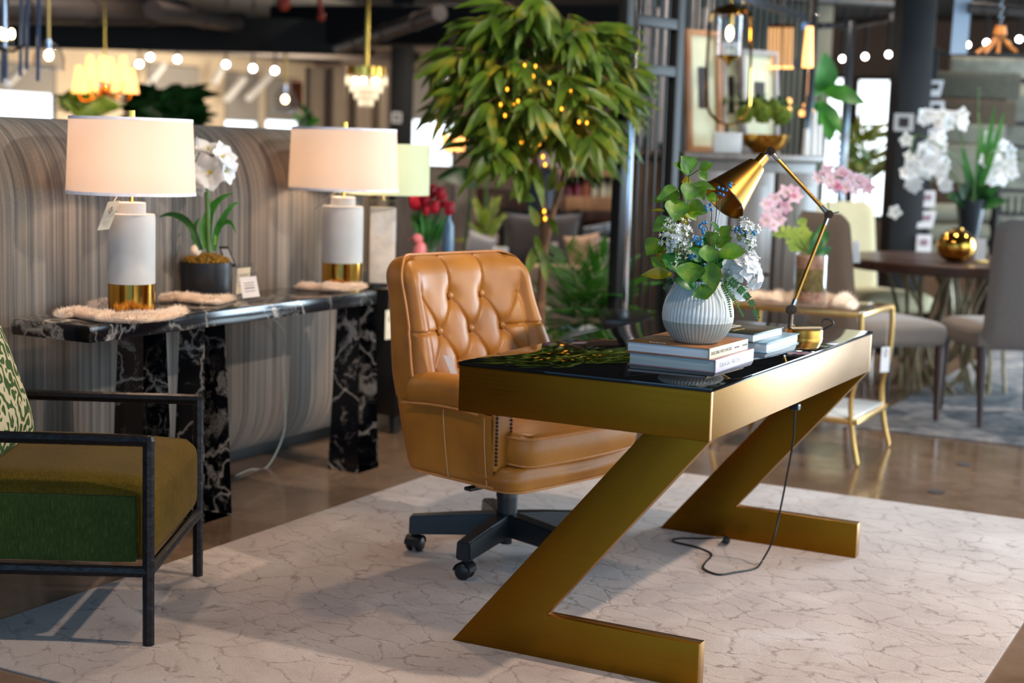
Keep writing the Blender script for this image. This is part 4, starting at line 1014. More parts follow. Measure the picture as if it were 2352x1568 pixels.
# ================================================================ books
def book(name_lab, x0, x1, y0, y1, z, th, rz, cover, pages, spine_side, spine_mat=None, cat='book'):
    cx, cy = (x0+x1)/2, (y0+y1)/2; w, d = x1-x0, y1-y0
    o = thing('book', name_lab, cat, (cx, cy, z), rz); c = .0028; e = .004
    build(MB().box((0, 0, th/2), (w-2*e, d-2*e, th-2*c), .001), 'pages', pages, o)
    cv = MB(); cv.box((0, 0, c/2), (w, d, c), .0008).box((0, 0, th-c/2), (w, d, c), .0008)
    build(cv, 'cover', cover, o)
    sg = 1 if spine_side == '+x' else -1
    build(MB().box((sg*(w/2), 0, th/2), (.004, d, th), .0016), 'spine', spine_mat or cover, o); return o
def t_on_spine(o, s, size, yoff, th, w, mat='inkdark'):
    m = T(w/2+.0021, yoff, th/2) @ Matrix(((0, 0, 1, 0), (1, 0, 0, 0), (0, 1, 0, 0), (0, 0, 0, 1))); return text_part(s, size, m, mat, o, 'spine_lettering', world=False)
M['pg_white'] = m_pages('white_pages', lin(224, 232, 240)); M['pg_grey'] = m_pages('grey_pages', lin(176, 190, 190))
M['bk_wood'] = m_wood('wood_photo_cover', lin(120, 72, 36), lin(176, 120, 72), (8, 30, 8), .3); M['bk_cream'] = flat('cream_spine', lin(222, 206, 176), .5, 0, .03)
M['bk_lav'] = flat('lavender_white_cover', lin(214, 206, 222), .35, 0, .03); M['bk_mauve'] = flat('mauve_cover', lin(150, 116, 128), .35); M['bk_green'] = flat('dark_green_cover', lin(46, 52, 40), .3, 0, .1)
M['bk_blue'] = flat('pale_blue_photo_cover', lin(134, 168, 190), .3, 0, .12, 12); M['bk_teal'] = flat('teal_edge_cover', lin(24, 66, 70), .35)
TH1, TH2 = .034, .032
pa = fl(1642, 857, DH); pb = fl(1730, 828, DH)
bkB = book('white and mauve architecture book at the bottom of the stack under the vase', pa.x-.245, pa.x, pa.y, pb.y-.002, DH, TH1, 0, 'bk_mauve', 'pg_grey', '+x', 'bk_lav')
t_on_spine(bkB, 'TERRACIAL TRIEZE N', .0165, -.125, TH1, .245, 'palegrey')
zz = DH+TH1; pa2 = fl(1636, 852, zz); pb2 = fl(1714, 815, zz)
bkA = book('wood cover book with cream spine lettered Building with Wood, under the vase', pa.x-.248, pa.x-.012, pa.y-.004, pa.y+.272, zz, TH2-.003, radians(-1.5), 'bk_wood', 'pg_white', '+x', 'bk_cream')
t_on_spine(bkA, 'BUILDING WITH WOOD', .013, -.128, TH2-.003, .236); t_on_spine(bkA, 'MARCUS EMERY', .005, .035, TH2-.003, .236); t_on_spine(bkA, 'W BOOKS', .008, .095, TH2-.003, .236)
pc_ = fl(1762, 812, DH); pd_ = fl(1855, 790, DH)
bkC = book('pale blue photo book at the bottom of the stack beside the brass lamp', pc_.x-.25, pc_.x+.0, pc_.y-.0, pd_.y+.0, DH, .030, 0, 'bk_blue', 'pg_white', '-x')
z3 = DH+.030; p3_ = fl(1737, 788, z3); p4_ = fl(1802, 768, z3)
bkD = book('small dark green book with a cream band and dark picture, topmost beside the brass lamp', p3_.x-.21, p3_.x, p3_.y, p3_.y+.235, z3, .026, radians(-3), 'bk_green', 'pg_white', '-x', 'bk_teal')
build(MB().box((-.055, -.03, .0264), (.10, .17, .0008)), 'cover_band', 'bk_cream', bkD); build(MB().box((-.045, -.02, .0272), (.075, .10, .0008)), 'cover_picture', 'greyfab', bkD)
text_part('OBERTO GILI', .014, T(.028, -.09, .0264) @ RZ(pi/2), 'gold_satin', bkD, 'cover_lettering', world=False)
text_part('ORIGINS', .012, T(-.06, -.12, TH2-.0028) @ RZ(0), 'whitecard', bkA, 'cover_lettering', world=False)
# ================================================================ vase
VZ = DH+TH1+TH2-.003; vp = fl(1600, 785, VZ); tv = (vp-CAM).dot(FW)
s1 = sz(1/2.6583, tv)
M['vase_top'] = flat('glossy_white_glaze', lin(206, 210, 208), .12, 0, .06, 30); M['vase_low'] = flat('matte_stone_glaze', lin(172, 170, 158), .55, 0, .08, 40)
va = thing('ribbed_vase', 'round ribbed white ceramic vase standing on the books', 'vase', (vp.x, vp.y, VZ))
rib = lambda a, z: 1+.030*(abs(sin(a*27+ .5*sin(z*38)))**.6-.6)
prof = [(0, 0), (118, 0), (140, 12), (172, 45), (200, 88), (213, 130)]; prof2 = [(213, 130), (216, 165), (211, 210), (198, 255), (178, 295), (160, 330), (150, 352), (148, 372), (140, 372), (138, 350), (160, 300), (185, 240), (190, 150), (100, 40), (0, 30)]
build(MB().lathe([(r*s1, z*s1*1.02) for r, z in prof], (vp.x, vp.y, VZ), 540, rfun=rib), 'lower_body', 'vase_low', va, True, ang=80)
build(MB().lathe([(r*s1, z*s1*1.02) for r, z in prof2], (vp.x, vp.y, VZ), 540, rfun=rib), 'upper_body', 'vase_top', va, True, ang=80)
VN = V((vp.x, vp.y, VZ+360*s1))
# ================================================================ bouquet
bq = thing('flower_arrangement', 'leafy bouquet with white blossoms and blue berries in the ribbed vase', 'flower', (vp.x, vp.y, VZ+.08))
random.seed(21)
def BP(X, Y, dt=0): px, py = BR(X, Y); return dep(px, py, tv+dt)
def stemto(path, dts, r0=.0022, mat='stem'):
    pts = smoothpath([VN-V((0, 0, .05))]+[BP(x, y, d) for (x, y), d in zip(path, dts)], 6); return MB().tube(pts, [r0*(1-.5*i/len(pts)) for i in range(len(pts))], 6)
def sprig(label, stem, dts, leaves, mat, petiole=None):
    st = build(stemto(stem, dts), 'leafy_sprig', 'stem', bq, True)
    for L_ in leaves:
        (x0, y0), (x1, y1), w = L_[:3]; dt = L_[3] if len(L_) > 3 else random.uniform(-.03, .03); mt = L_[4] if len(L_) > 4 else mat
        tip = random.uniform(-.02, .02); nr = -FW*1.0+UP*random.uniform(.1, .7)+RT*random.uniform(-.35, .35)
        b = leafmb(); b.leaf(BP(x0, y0, dt), BP(x1, y1, dt+tip-.005), sz(w*1.28/2.6583, tv), nr, droop=random.uniform(.03, .12), fold=.22, n=10, shape=1); build(b, 'leaf', mt, st, True, ang=75)
    return st
sprig('', [(490, 600), (480, 400), (482, 190), (470, 120)], [.02, .0, -.02, -.02], [((490, 185), (435, 72), 108, -.02), ((486, 180), (384, 122), 66, -.03), ((545, 158), (634, 125), 56, -.03), ((545, 172), (594, 226), 50, -.05), ((478, 235), (474, 362), 104, -.06),
    ((500, 240), (440, 232), 60, -.01, 'leaf_yellow'), ((515, 240), (650, 282), 40, 0), ((525, 270), (580, 346), 78, -.05), ((590, 325), (668, 345), 54, -.02)], 'leaf_bouquet')
build(MB().tube([BP(482, 200, -.02), BP(545, 160, -.03)], .0014, 6), 'twig', 'stem', bq, True)
sprig('', [(460, 700), (440, 500), (430, 380), (425, 300)], [0, -.02, -.03, -.03], [((425, 288), (288, 338), 88, -.05), ((350, 330), (260, 350), 36, -.04), ((430, 325), (330, 345), 40, -.02, 'leaf_yellow'), ((400, 335), (400, 480), 122, -.07), ((340, 412), (253, 408), 18, -.06, 'leaf_yellow'),
    ((372, 452), (262, 536), 80, -.03, 'leaf_bouquet'), ((470, 395), (600, 422), 90, -.04), ((450, 395), (530, 470), 60, -.01, 'leaf_lime'), ((430, 440), (480, 500), 50, .03, 'leaf_yellow'), ((500, 430), (540, 400), 40, .02)], 'leaf_bouquet')
sprig('', [(420, 800), (360, 760), (310, 700)], [-.03, -.05, -.04], [((318, 588), (224, 684), 100, -.02), ((300, 640), (345, 765), 66, -.03, 'leaf_yellow'), ((455, 722), (312, 686), 40, -.06, 'leaf_deep'), ((312, 684), (452, 808), 118, -.07, 'leaf_deep'), ((392, 802), (190, 802), 62, -.06, 'leaf_yellow'), ((350, 770), (250, 690), 60, .0, 'leaf_bouquet'), ((330, 620), (300, 690), 50, .04)], 'leaf_bouquet')
sprig('', [(520, 860), (510, 780)], [-.06, -.09], [((495, 722), (490, 862), 136, -.12), ((525, 868), (385, 832), 84, -.09, 'leaf_deep'), ((560, 855), (590, 955), 106, -.10), ((610, 715), (645, 900), 96, -.11), ((600, 725), (590, 615), 112, -.08), ((560, 720), (470, 640), 80, -.04, 'leaf_deep'), ((540, 780), (640, 830), 90, -.02, 'leaf_deep'), ((430, 760), (520, 700), 80, .0, 'leaf_deep')], 'leaf_bouquet')
sprig('', [(640, 800), (660, 680), (660, 600)], [-.04, -.07, -.06], [((662, 690), (838, 655), 96, -.10), ((665, 545), (615, 472), 34, -.03, 'leaf_fresh'), ((678, 568), (748, 502), 62, -.05), ((650, 632), (752, 572), 66, -.04), ((612, 612), (660, 540), 96, -.02, 'leaf_bouquet'), ((530, 660), (500, 590), 60, 0), ((620, 690), (560, 560), 70, .03, 'leaf_deep'), ((690, 700), (740, 640), 60, .02, 'leaf_deep'), ((640, 760), (720, 720), 80, .02, 'leaf_deep'), ((570, 640), (620, 560), 60, .03, 'leaf_deep')], 'leaf_bouquet')
b = leafmb()
for k in range(90):      # inner filling foliage
    a = random.uniform(0, 2*pi); q = random.uniform(.2, 1); X, Y = 545+q*190*cos(a), 720+q*150*sin(a); b.leaf(BP(545+(X-545)*.5, 800+(Y-720)*.4, .03), BP(X, Y, random.uniform(-.02, .08)), .028, None, .1, .15, 6)
build(b, 'inner_foliage', 'leaf_deep', bq, True)
def blossom_cloud(X, Y, R_, n, dt, seed):
    random.seed(seed); st = MB(); fl_ = leafmb(); c = BP(X, Y, dt); base = BP(X+20, Y+R_*1.3, dt+.02)
    for k in range(n):
        u = V((random.gauss(0, 1), random.gauss(0, 1), random.gauss(0, 1))).normalized(); p = c+V((u.x, u.y, u.z*1.25))*sz(R_/2.6583, tv)*random.uniform(.35, 1.15); p -= FW*.01
        st.tube([base.lerp(c, .5), c.lerp(p, .5), p], .0007, 4)
        x = u.orthogonal().normalized(); y = u.cross(x)
        if k % 3:
            for j in range(5): a = j*1.2566; fl_.leaf(p, p+(x*cos(a)+y*sin(a))*.0085+u*.006, .005, u, 0, .1, 3)
        else:
            fl_._add([p+x*.0028, p+y*.0028, p-x*.0028, p-y*.0028, p+u*.0034, p-u*.002], [(0, 1, 4), (1, 2, 4), (2, 3, 4), (3, 0, 4), (1, 0, 5), (2, 1, 5), (3, 2, 5), (0, 3, 5)])
    s_ = build(st, 'blossom_spray', 'leaf_lime', bq, True); build(fl_, 'small_blossoms', 'petal', s_, True)
blossom_cloud(405, 580, 95, 150, -.07, 31); blossom_cloud(825, 565, 78, 110, -.03, 32); blossom_cloud(855, 630, 30, 24, -.05, 33)
random.seed(41)
hs = MB().tube(smoothpath([VN-V((0, 0, .05)), BP(700, 850, -.04), BP(790, 800, -.05)], 6), .003, 6); hst = build(hs, 'hydrangea_stem', 'stem', bq, True); hc = BP(815, 785, -.03)
hb = leafmb()
for k in range(40):
    u = V((random.gauss(0, 1), random.gauss(0, 1), random.gauss(0, 1))).normalized(); u = (u-FW*.25).normalized()
    p = hc+V((u.x, u.y, u.z*1.25))*sz(92/2.6583, tv)*random.uniform(.72, 1.12); x = u.orthogonal().normalized(); y = u.cross(x); a0_ = random.uniform(0, 6)
    for j in range(4):
        a = a0_+j*pi/2; hb.leaf(p, p+(x*cos(a)+y*sin(a))*.023+u*random.uniform(.002, .012), .024, u, .10, .10, 6)
hb.leaf(BP(770, 900, -.04), BP(830, 960, -.04), .03, -FW); hb.leaf(BP(700, 760, -.05), BP(740, 700, -.05), .028, -FW)
build(hb, 'hydrangea_head', 'petal', hst, True, ang=80)
def berries(stem, dts, cl):
    st = build(stemto(stem, dts, .0016), 'berry_twig', 'twig', bq, True); b = MB()
    for (X, Y, n) in cl:
        for k in range(n):
            p = BP(X+random.uniform(-14, 14)*(n > 1)*(1+n*.08), Y+random.uniform(-14, 14)*(n > 1)*(1+n*.08), dts[-1]-.02+random.uniform(-.006, .006)); b.ball(p, .0046, 10); b.ball(p-FW*.0042, .0016, 6)
    build(b, 'berries', 'berry', st, True)
berries([(600, 700), (540, 600)], [-.05, -.07], [(538, 590, 12), (510, 695, 5), (578, 738, 1)])
berries([(610, 600), (575, 480)], [-.04, -.06], [(573, 474, 2), (568, 515, 4), (580, 555, 2)])
berries([(640, 520), (660, 300), (690, 275), (770, 248)], [0, -.05, -.06, -.06], [(680, 270, 2), (688, 296, 2), (735, 255, 3), (713, 283, 1)])
berries([(620, 500), (612, 380)], [0, -.05], [(606, 385, 4)])
berries([(650, 580), (740, 530), (880, 540)], [0, -.05, -.05], [(783, 520, 3), (818, 540, 2), (873, 535, 4)])
build(MB().tube([BP(612, 520, -.04), BP(618, 440, -.05), BP(614, 360, -.05)], .0008, 5).tube([BP(655, 500, -.05), BP(672, 420, -.06), BP(672, 350, -.05), BP(715, 310, -.05)], .0008, 5), 'wire', 'chrome', bq, True)
def fern(path, dt, wid, n=16, mat='leaf_deep'):
    pts = smoothpath([BP(x, y, dt-.01*i) for i, (x, y) in enumerate(path)], 8); st = build(MB().tube(pts, .0011, 5), 'fern_sprig', 'stem', bq, True); b = leafmb()
    for i in range(2, n+1):
        f = i/n*(len(pts)-1); p = pts[int(f)]; d = (pts[min(int(f)+1, len(pts)-1)]-pts[max(int(f)-1, 0)]).normalized(); s = d.cross(FW).normalized(); w = sz(wid/2.6583, tv)*(1.1-i/n*.6)
        for sg in (-1, 1): b.leaf(p, p+(s*sg+d*.35)*w, w*.62, -FW, .05, .1, 4)
    build(b, 'leaflets', mat, st, True)
fern([(690, 800), (790, 880), (860, 960), (905, 1060)], -.08, 32, 18, 'leaf_deep'); fern([(690, 850), (725, 950), (742, 1055)], -.09, 17, 20, 'leaf_dark'); fern([(700, 850), (760, 950), (815, 1052)], -.09, 17, 20, 'leaf_fresh'); fern([(400, 830), (360, 850), (335, 885)], -.05, 26, 8, 'leaf_dark')
# ================================================================ brass desk lamp
tl = 4.66; LP = lambda X, Y, dt=0: dep(1400+X/2.6583, 330+Y/2.6583, tl+dt)
bc = fl(1846, 776, DH); tl = (bc-CAM).dot(FW)
dl = thing('desk_lamp', 'brass desk lamp with a cone shade and jointed arm on the desk', 'lamp', (bc.x, bc.y, DH))
rb = sz(43, tl)
build(MB().lathe([(0, DH), (rb, DH), (rb, DH+.004), (rb*.99, DH+.005), (rb*.99, DH+.026), (rb*.97, DH+.029), (0, DH+.029)], (bc.x, bc.y, 0), 64), 'base', 'brass_lamp', dl, True)
J1, J2, J3 = LP(1110, 1012), LP(1338, 432, .0), LP(982, 46, -.02)
foot = LP(1103, 1090); foot.z = DH+.027
build(MB().tube([foot, J1-V((0, 0, .012))], .0075, 16), 'post', 'bronze', dl, True)
def joint(J, r_=.0155, knob=None):
    b = MB(); n = -FW; b.tube([J-n*.014, J+n*.010], r_, 24); b.tube([J+n*.010, J+n*.014], r_*.8, 24); b.tube([J+n*.014, J+n*.018], r_*.35, 12)
    o = build(b, 'joint', 'bronze', dl, True)
    if knob is not None: build(MB().tube([J+n*.004, J+knob], [.003, .002], 8), 'wing_handle', 'chrome', o, True)
joint(J1, .0155, RT*.034+UP*-.008); joint(J2, .013, RT*.032+UP*.008); joint(J3, .013, RT*.012-UP*.018)
def arm(a, b_, r_=.0058, col='brass_lamp'):
    d = (b_-a).normalized(); L_ = (b_-a).length; o = build(MB().tube([a, b_], r_, 14), 'arm', col, dl, True)
    for q0, q1 in ((.0, .055), (1-.055/1, 1)):
        pass
    build(MB().tube([a+d*.008, a+d*.035], r_*1.25, 14), 'ferrule', 'chrome', o, True); build(MB().tube([b_-d*.035, b_-d*.008], r_*1.25, 14), 'ferrule', 'chrome', o, True)
arm(J1, J2); arm(J2, J3)
N0, Mo = LP(892, 138, -.03), LP(697, 343, -.075); axv = (Mo-N0).normalized(); Lc = (Mo-N0).length
mz = axv.to_track_quat('Z', 'Y').to_matrix().to_4x4(); ra, rc = sz(62/2.6583, tl), sz(146/2.6583, tl)
shd = build(MB().lathe([(0, -.001), (ra*.97, -.001), (ra, .002), (rc, Lc), (rc-.0012, Lc), (ra-.002, .004), (0, .002)], N0, 72, mz), 'cone_shade', 'brass_lamp', dl, True)
build(MB().lathe([(rc-.0014, Lc-.002), (rc+.0012, Lc-.002), (rc+.0012, Lc+.001), (rc-.0014, Lc+.001)], N0, 72, mz, closed=True), 'rim', 'bronze', shd, True)
build(MB().lathe([(0, -.045), (.0165, -.045), (.0175, -.040), (.0175, -.006), (.0195, 0), (0, 0)], N0, 32, mz), 'socket_cap', 'brass_lamp', shd, True)
build(MB().tube([N0-axv*.045, J3], .0065, 12), 'socket_stem', 'chrome', dl, True)
build(MB().ball(N0+axv*.05, .02, 14, (1, 1, 1)).tube([N0, N0+axv*.04], .012, 12), 'bulb', 'whitepaint', dl, True)
lb = MB(); yv = axv.cross(V((0, 0, 1))).normalized()
ctr = N0+axv*Lc*.72; dn = (yv.cross(axv)).normalized()
pz = -(UP*.8-FW*0).normalized(); rad = (RT*.7-UP*.75+FW*.3); rad = (rad-axv*rad.dot(axv)).normalized(); rr_ = ra+(rc-ra)*.72-.004
cpt = ctr+rad*rr_; card(lb, cpt, axv.cross(rad), axv, .026, .034, .0006); build(lb, 'warning_label', 'whitecard', shd, True)
build(MB().tube(smoothpath([(bc.x+.03, bc.y+.02, DH+.012), LP(1330, 1120), LP(1365, 1100), LP(1350, 1075), LP(1310, 1072), LP(1300, 1100)], 6), .0026, 8), 'cable', 'plastic', dl, True)
tp_ = LP(1215, 1098, -.06); t2 = thing('lamp_tag', 'blank cream price tag lying on the brass lamp base', 'tag', (bc.x, bc.y, DH+.03))
build(card(MB(), (bc.x+.01, bc.y-.01, DH+.034), RT*1.0+V((0, 0, .02)), V((0, 0, 1)).cross(RT), .095, .036, .0012), 'paper_tag', 'bk_cream', t2, True)
build(MB().tube([(bc.x-.03, bc.y, DH+.035), foot+V((0, 0, .02))], .0008, 5), 'string', 'card', t2, True)

# ================================================================ ficus tree with fairy lights
random.seed(77)
tb = dep(1247, 780, 7.0); TB = V((tb.x, tb.y, 0)); TP = lambda X, Y, t=7.0: dep(X, Y, t)
tree = thing('ficus_tree', 'tall potted tree with drooping green leaves and bare brown stems behind the leather chair', 'tree', tuple(TB))
build(MB().lathe([(0, .0), (.13, 0), (.17, .30), (.155, .30), (.14, .26), (0, .26)], TB, 32), 'pot', 'potblack', tree, True)
tr = MB(); main = smoothpath([TB+V((0, 0, .24)), TP(1242, 700), TP(1250, 560), TP(1242, 440), TP(1224, 340), TP(1212, 240), TP(1235, 120)], 6)
tr.tube(main, [.024-.012*i/len(main) for i in range(len(main))], 10)
sec = smoothpath([TP(1252, 570), TP(1272, 480), TP(1296, 400), TP(1290, 330), TP(1262, 250), TP(1290, 120)], 6); tr2 = MB().tube(sec, [.017-.009*i/len(sec) for i in range(len(sec))], 8)
build(tr, 'trunk', 'trunk', tree, True); build(tr2, 'trunk', 'trunk', tree, True)
hub = [main[-1], main[-8], sec[-1], sec[-8], main[-5], sec[-4]]
fol = leafmb(); brm = MB(); ends = []
def canopy_ok(X, Y):
    cx, cy, rx, ry = 1238, 190, 215, 205
    return ((X-cx)/rx)**2+((Y-cy)/ry)**2 < 1
def tleaf(p, d, L, w):
    n_ = V((random.uniform(-.5, .5), random.uniform(-.5, .5), 1)) - FW*.9
    fol.leaf(p, p+d.normalized()*L, w, n_, droop=random.uniform(.02, .10), fold=.13, n=6, shape=0)
for k in range(170):
    while True:
        X, Y = random.uniform(1015, 1465), random.uniform(-40, 400)
        if canopy_ok(X, Y): break
    t = 7.0+random.uniform(-.42, .42)*sqrt(max(.05, 1-((X-1238)/225)**2)); e = TP(X, Y, t); h_ = min(hub, key=lambda q: (q-e).length)
    mid = h_.lerp(e, .5)+V((0, 0, .10)); pth = bez([h_, mid, e], 6); brm.tube(pth, .003, 5)
    out = (e-h_); out.z = 0; out = out.normalized() if out.length > .01 else V((1, 0, 0))
    for j in range(8):
        q = pth[random.choice((3, 4, 5, 6, 6))]; ang = random.uniform(-1.1, 1.1)
        dd = V((out.x*cos(ang)-out.y*sin(ang), out.x*sin(ang)+out.y*cos(ang), random.uniform(-1.7, -.15)))
        tleaf(q, dd, random.uniform(.15, .25), random.uniform(.034, .050))
build(brm, 'branches', 'trunk', tree, True); build(fol, 'foliage', 'leaf_tree', tree, True, ang=75)
low = leafmb()
for (x0, y0, x1, y1, w) in [(1225, 390, 1150, 400, .055), (1222, 395, 1175, 420, .045), (1230, 460, 1165, 445, .055), (1236, 520, 1215, 470, .05), (1262, 440, 1275, 382, .04), (1275, 436, 1302, 420, .045), (1262, 500, 1282, 545, .035), (1238, 560, 1205, 640, .05), (1245, 570, 1255, 650, .045), (1230, 540, 1245, 600, .035), (1212, 400, 1200, 470, .05), (1130, 330, 1090, 420, .06), (1160, 340, 1120, 400, .05)]:
    low.leaf(TP(x0, y0, 6.95), TP(x1, y1, 6.9), w, -FW+UP*.5, .05, .12, 7)
build(low, 'lower_leaves', 'leaf_tree', tree, True, ang=75)
fl_l = thing('fairy_lights', 'string of amber fairy lights wound through the tree', 'light', tuple(TB+V((0, 0, .5))))
wire = []; bulbs = [(1247, 360), (1252, 378), (1250, 485), (1252, 502), (1232, 322), (1258, 305), (1252, 312), (1238, 330), (1182, 340), (1198, 325), (1178, 358), (1286, 303), (1300, 318), (1325, 335), (1330, 280), (1340, 300), (1348, 282), (1225, 175), (1242, 165), (1225, 205), (1217, 210), (1190, 232), (1185, 215), (1180, 240), (1230, 152), (1282, 222), (1290, 250), (1312, 210), (1160, 265), (1150, 240), (1320, 155), (1195, 180), (1165, 205), (1262, 190), (1205, 150), (1355, 240), (1300, 280)]
for i, (X, Y) in enumerate(sorted(bulbs, key=lambda q: -q[1])):
    p = TP(X, Y, 6.80 if Y > 290 else random.uniform(6.62, 6.8)); wire.append(p)
    build(MB().ball(p, .0075 if Y > 290 else .006, 8, (1, 1, 1.5)), 'bulb', 'amber', fl_l, True)
build(MB().tube(wire, .0012, 4), 'wire', 'twig', fl_l, True)

# ================================================================ hanging lamps, upper left
def up_to_ceiling(o, p, r_, mat, name='rod'): build(MB().cyl(p, V((p.x, p.y, CEIL)), r_, n=10), name, mat, o, True)
# glass rod chandelier
c = dep(20, 85, 8.0); ch = thing('rod_chandelier', 'chandelier of long pale blue glass rods with candle bulbs at the far upper left', 'chandelier', tuple(c), 0)
M['bluegl'] = flat('blue_glass_rod', lin(120, 140, 176), .1, .5, .05)
for X, y0, y1 in ((8, -40, 190), (16, -40, 180), (64, -40, 160), (90, -40, 186), (50, -40, 175)):
    t = 7.9+.1*(X % 3); build(MB().tube([dep(X, y0, t), dep(X-3, y1, t)], sz(4.2, t), 8), 'glass_rod', 'bluegl', ch, True)
for X, Y in ((2, 76), (12, 82), (27, 78)):
    build(MB().ball(dep(X, Y, 7.95), sz(7, 8), 12, (1, 1, 1.7)), 'bulb', 'lampglow', ch, True); build(MB().cyl(dep(X, Y+11, 7.95), dep(X, Y+30, 7.95), .008), 'candle_sleeve', 'chrome', ch, True)
build(MB().tube([dep(-6, 112, 7.95), dep(30, 118, 7.95), dep(58, 104, 7.95)], .008, 8), 'arm', 'chrome', ch, True)
up_to_ceiling(ch, dep(12, 110, 7.95), .008, 'chrome')
# clear bell pendants
def bell_pendant(px, py, t, w_, h_, lab, rodmat='gold_satin'):
    c = dep(px, py, t); R_ = sz(w_/2, t); H_ = sz(h_, t); o = thing('glass_pendant', lab, 'light', tuple(c), 0, 'clear glass bell pendants')
    build(MB().lathe([(R_, -H_*.5), (R_*.97, -H_*.1), (R_*.75, H_*.25), (R_*.3, H_*.45), (R_*.28, H_*.45), (R_*.72, H_*.23), (R_*.95, -H_*.1), (R_*.98, -H_*.5)], c, 32, closed=True), 'glass_shade', 'acrylic', o, True)
    build(MB().ball(c, R_*.26, 12, (1, 1, 1.2)), 'bulb', 'lampglow', o, True); build(MB().cyl(c+V((0, 0, R_*.3)), c+V((0, 0, H_*.55)), R_*.16), 'socket', 'chrome', o, True); up_to_ceiling(o, c+V((0, 0, H_*.5)), sz(3.5, t), rodmat)
bell_pendant(112, 127, 9, 74, 66, 'clear glass bell pendant with a glowing bulb near the upper left corner')
bell_pendant(655, 228, 14, 54, 60, 'clear glass bell pendant with a glowing bulb left of the crystal chandelier')
# cone shade chandelier
c = dep(241, 195, 10); ch = thing('shaded_chandelier', 'chandelier with glowing cream cone shades above the left lamp', 'chandelier', tuple(c))
for X, Y, w_, h_ in ((181, 182, 34, 62), (207, 156, 34, 58), (209, 186, 32, 50), (235, 156, 36, 56), (253, 160, 34, 56), (273, 184, 36, 52), (283, 158, 34, 60), (302, 186, 34, 56)):
    t = 10+.1*((Y-170)/15); cc = dep(X, Y, t); R_ = sz(w_/2, t); H_ = sz(h_, t)
    build(MB().lathe([(R_, -H_/2), (R_*.42, H_/2), (R_*.40, H_/2), (R_*.97, -H_/2)], cc, 24, closed=True), 'cone_shade', 'shade_warm', ch, True)
    build(MB().ball(cc-V((0, 0, H_*.2)), R_*.3, 8), 'bulb', 'bulbsoft', ch, True)
    build(MB().tube(bez([dep(241, 215, 10), cc-V((0, 0, H_*1.1)), cc-V((0, 0, H_*.5))], 6), .006, 6), 'arm', 'gold', ch, True)
build(MB().ball(dep(241, 208, 10), .035, 12), 'hub', 'gold', ch, True); up_to_ceiling(ch, dep(241, 208, 10), .007, 'gold')
# crystal chandelier
c = dep(842, 165, 10); ch = thing('crystal_chandelier', 'tapered crystal chandelier on a gold rod left of the slim black column', 'chandelier', tuple(c)); R_ = sz(47, 10)
build(MB().lathe([(0, .03), (R_, .03), (R_, .02), (R_, -.03), (R_*.98, -.03), (R_*.98, .02), (0, .02)], c, 40), 'crown_ring', 'gold', ch, True)
cr = MB(); M['crystal'] = emit('lit_crystal', (1, .80, .52, 1), 1.5)
for k in range(4):
    rr = R_*(1-.22*k); n = int(44*(1-.2*k))
    for j in range(n):
        a = 2*pi*j/n; top = c+V((rr*cos(a), rr*sin(a), -.02-.05*k)); L_ = .075-.004*k
        cr._add([top, top+V((.006, 0, -L_*.5)), top+V((0, .006, -L_*.5)), top+V((-.006, 0, -L_*.5)), top+V((0, -.006, -L_*.5)), top+V((0, 0, -L_))], [(0, 1, 2), (0, 2, 3), (0, 3, 4), (0, 4, 1), (5, 2, 1), (5, 3, 2), (5, 4, 3), (5, 1, 4)])
build(cr, 'crystal_drops', 'crystal', ch, True, smooth=False)
for j in range(5): a = j*1.257; build(MB().ball(c+V((R_*.55*cos(a), R_*.55*sin(a), -.06)), .022, 10), 'bulb', 'lampglow', ch, True)
up_to_ceiling(ch, c+V((0, 0, .03)), sz(6, 10), 'gold')
# ================================================================ foliage and things far left, over the partition
def bush(px0, px1, py0, py1, t, n, lab, mat, Ls, name='leafy_plant', pot=True, depth_=.4, wl=.33, up=.6):
    cx = (px0+px1)/2; b0 = dep(cx, py1, t); base = V((b0.x, b0.y, 0)); o = thing(name, lab, 'plant', tuple(base)); f = leafmb(); s = MB()
    hp = max(.15, b0.z*.55)
    if pot: build(MB().lathe([(0, 0), (.13, 0), (.16, hp*.9), (.14, hp*.9), (.12, hp*.8), (0, hp*.8)], base, 24), 'pot', 'potblack', o, True)
    for k in range(n):
        X, Y = random.uniform(px0, px1), random.uniform(py0, py1); u = (X-cx)/(px1-px0)*2; p = dep(X, Y, t+random.uniform(-depth_, depth_)); d = RT*u*.9+V((random.uniform(-.4, .4), random.uniform(-.4, .4), random.uniform(-.3, 1)*up))
        f.leaf(p-d.normalized()*Ls*.5, p+d.normalized()*Ls*.5, Ls*wl, -FW+UP*.6+RT*random.uniform(-.6, .6), .06, .1, 5)
        if k % 6 == 0: s.tube([base+V((0, 0, hp*.8)), dep(cx+(X-cx)*.3, py1, t), p], .004, 4)
    build(s, 'stems', 'stem', o, True); build(f, 'foliage', mat, o, True, ang=75); return o
bush(305, 475, 208, 285, 13, 110, 'dark leafy plant behind the partition to the right of the left lamp shade', 'leaf_dark', .30)
bush(160, 250, 215, 262, 12, 40, 'yellow green plant behind the partition to the left of the left lamp finial', 'leaf_lime', .26)
bush(690, 715, 245, 290, 14, 14, 'small bright green plant behind the partition left of the right lamp shade', 'leaf_fresh', .2)
M['orangepanel'] = flat('rust_panel', lin(150, 84, 56), .8)
def panel(name, lab, cat, quad, th, mat, kind=None, parent=None):
    P4 = [dep(x, y, t) for x, y, t in quad]; n = (P4[1]-P4[0]).cross(P4[3]-P4[0]).normalized()
    if n.dot(CAM-P4[0]) > 0: n = -n
    return build(MB().prism(P4, n*th, min(.004, th*.2)), name, mat, parent, parent is not None, label=lab, cat=cat, kind=kind, smooth=False)
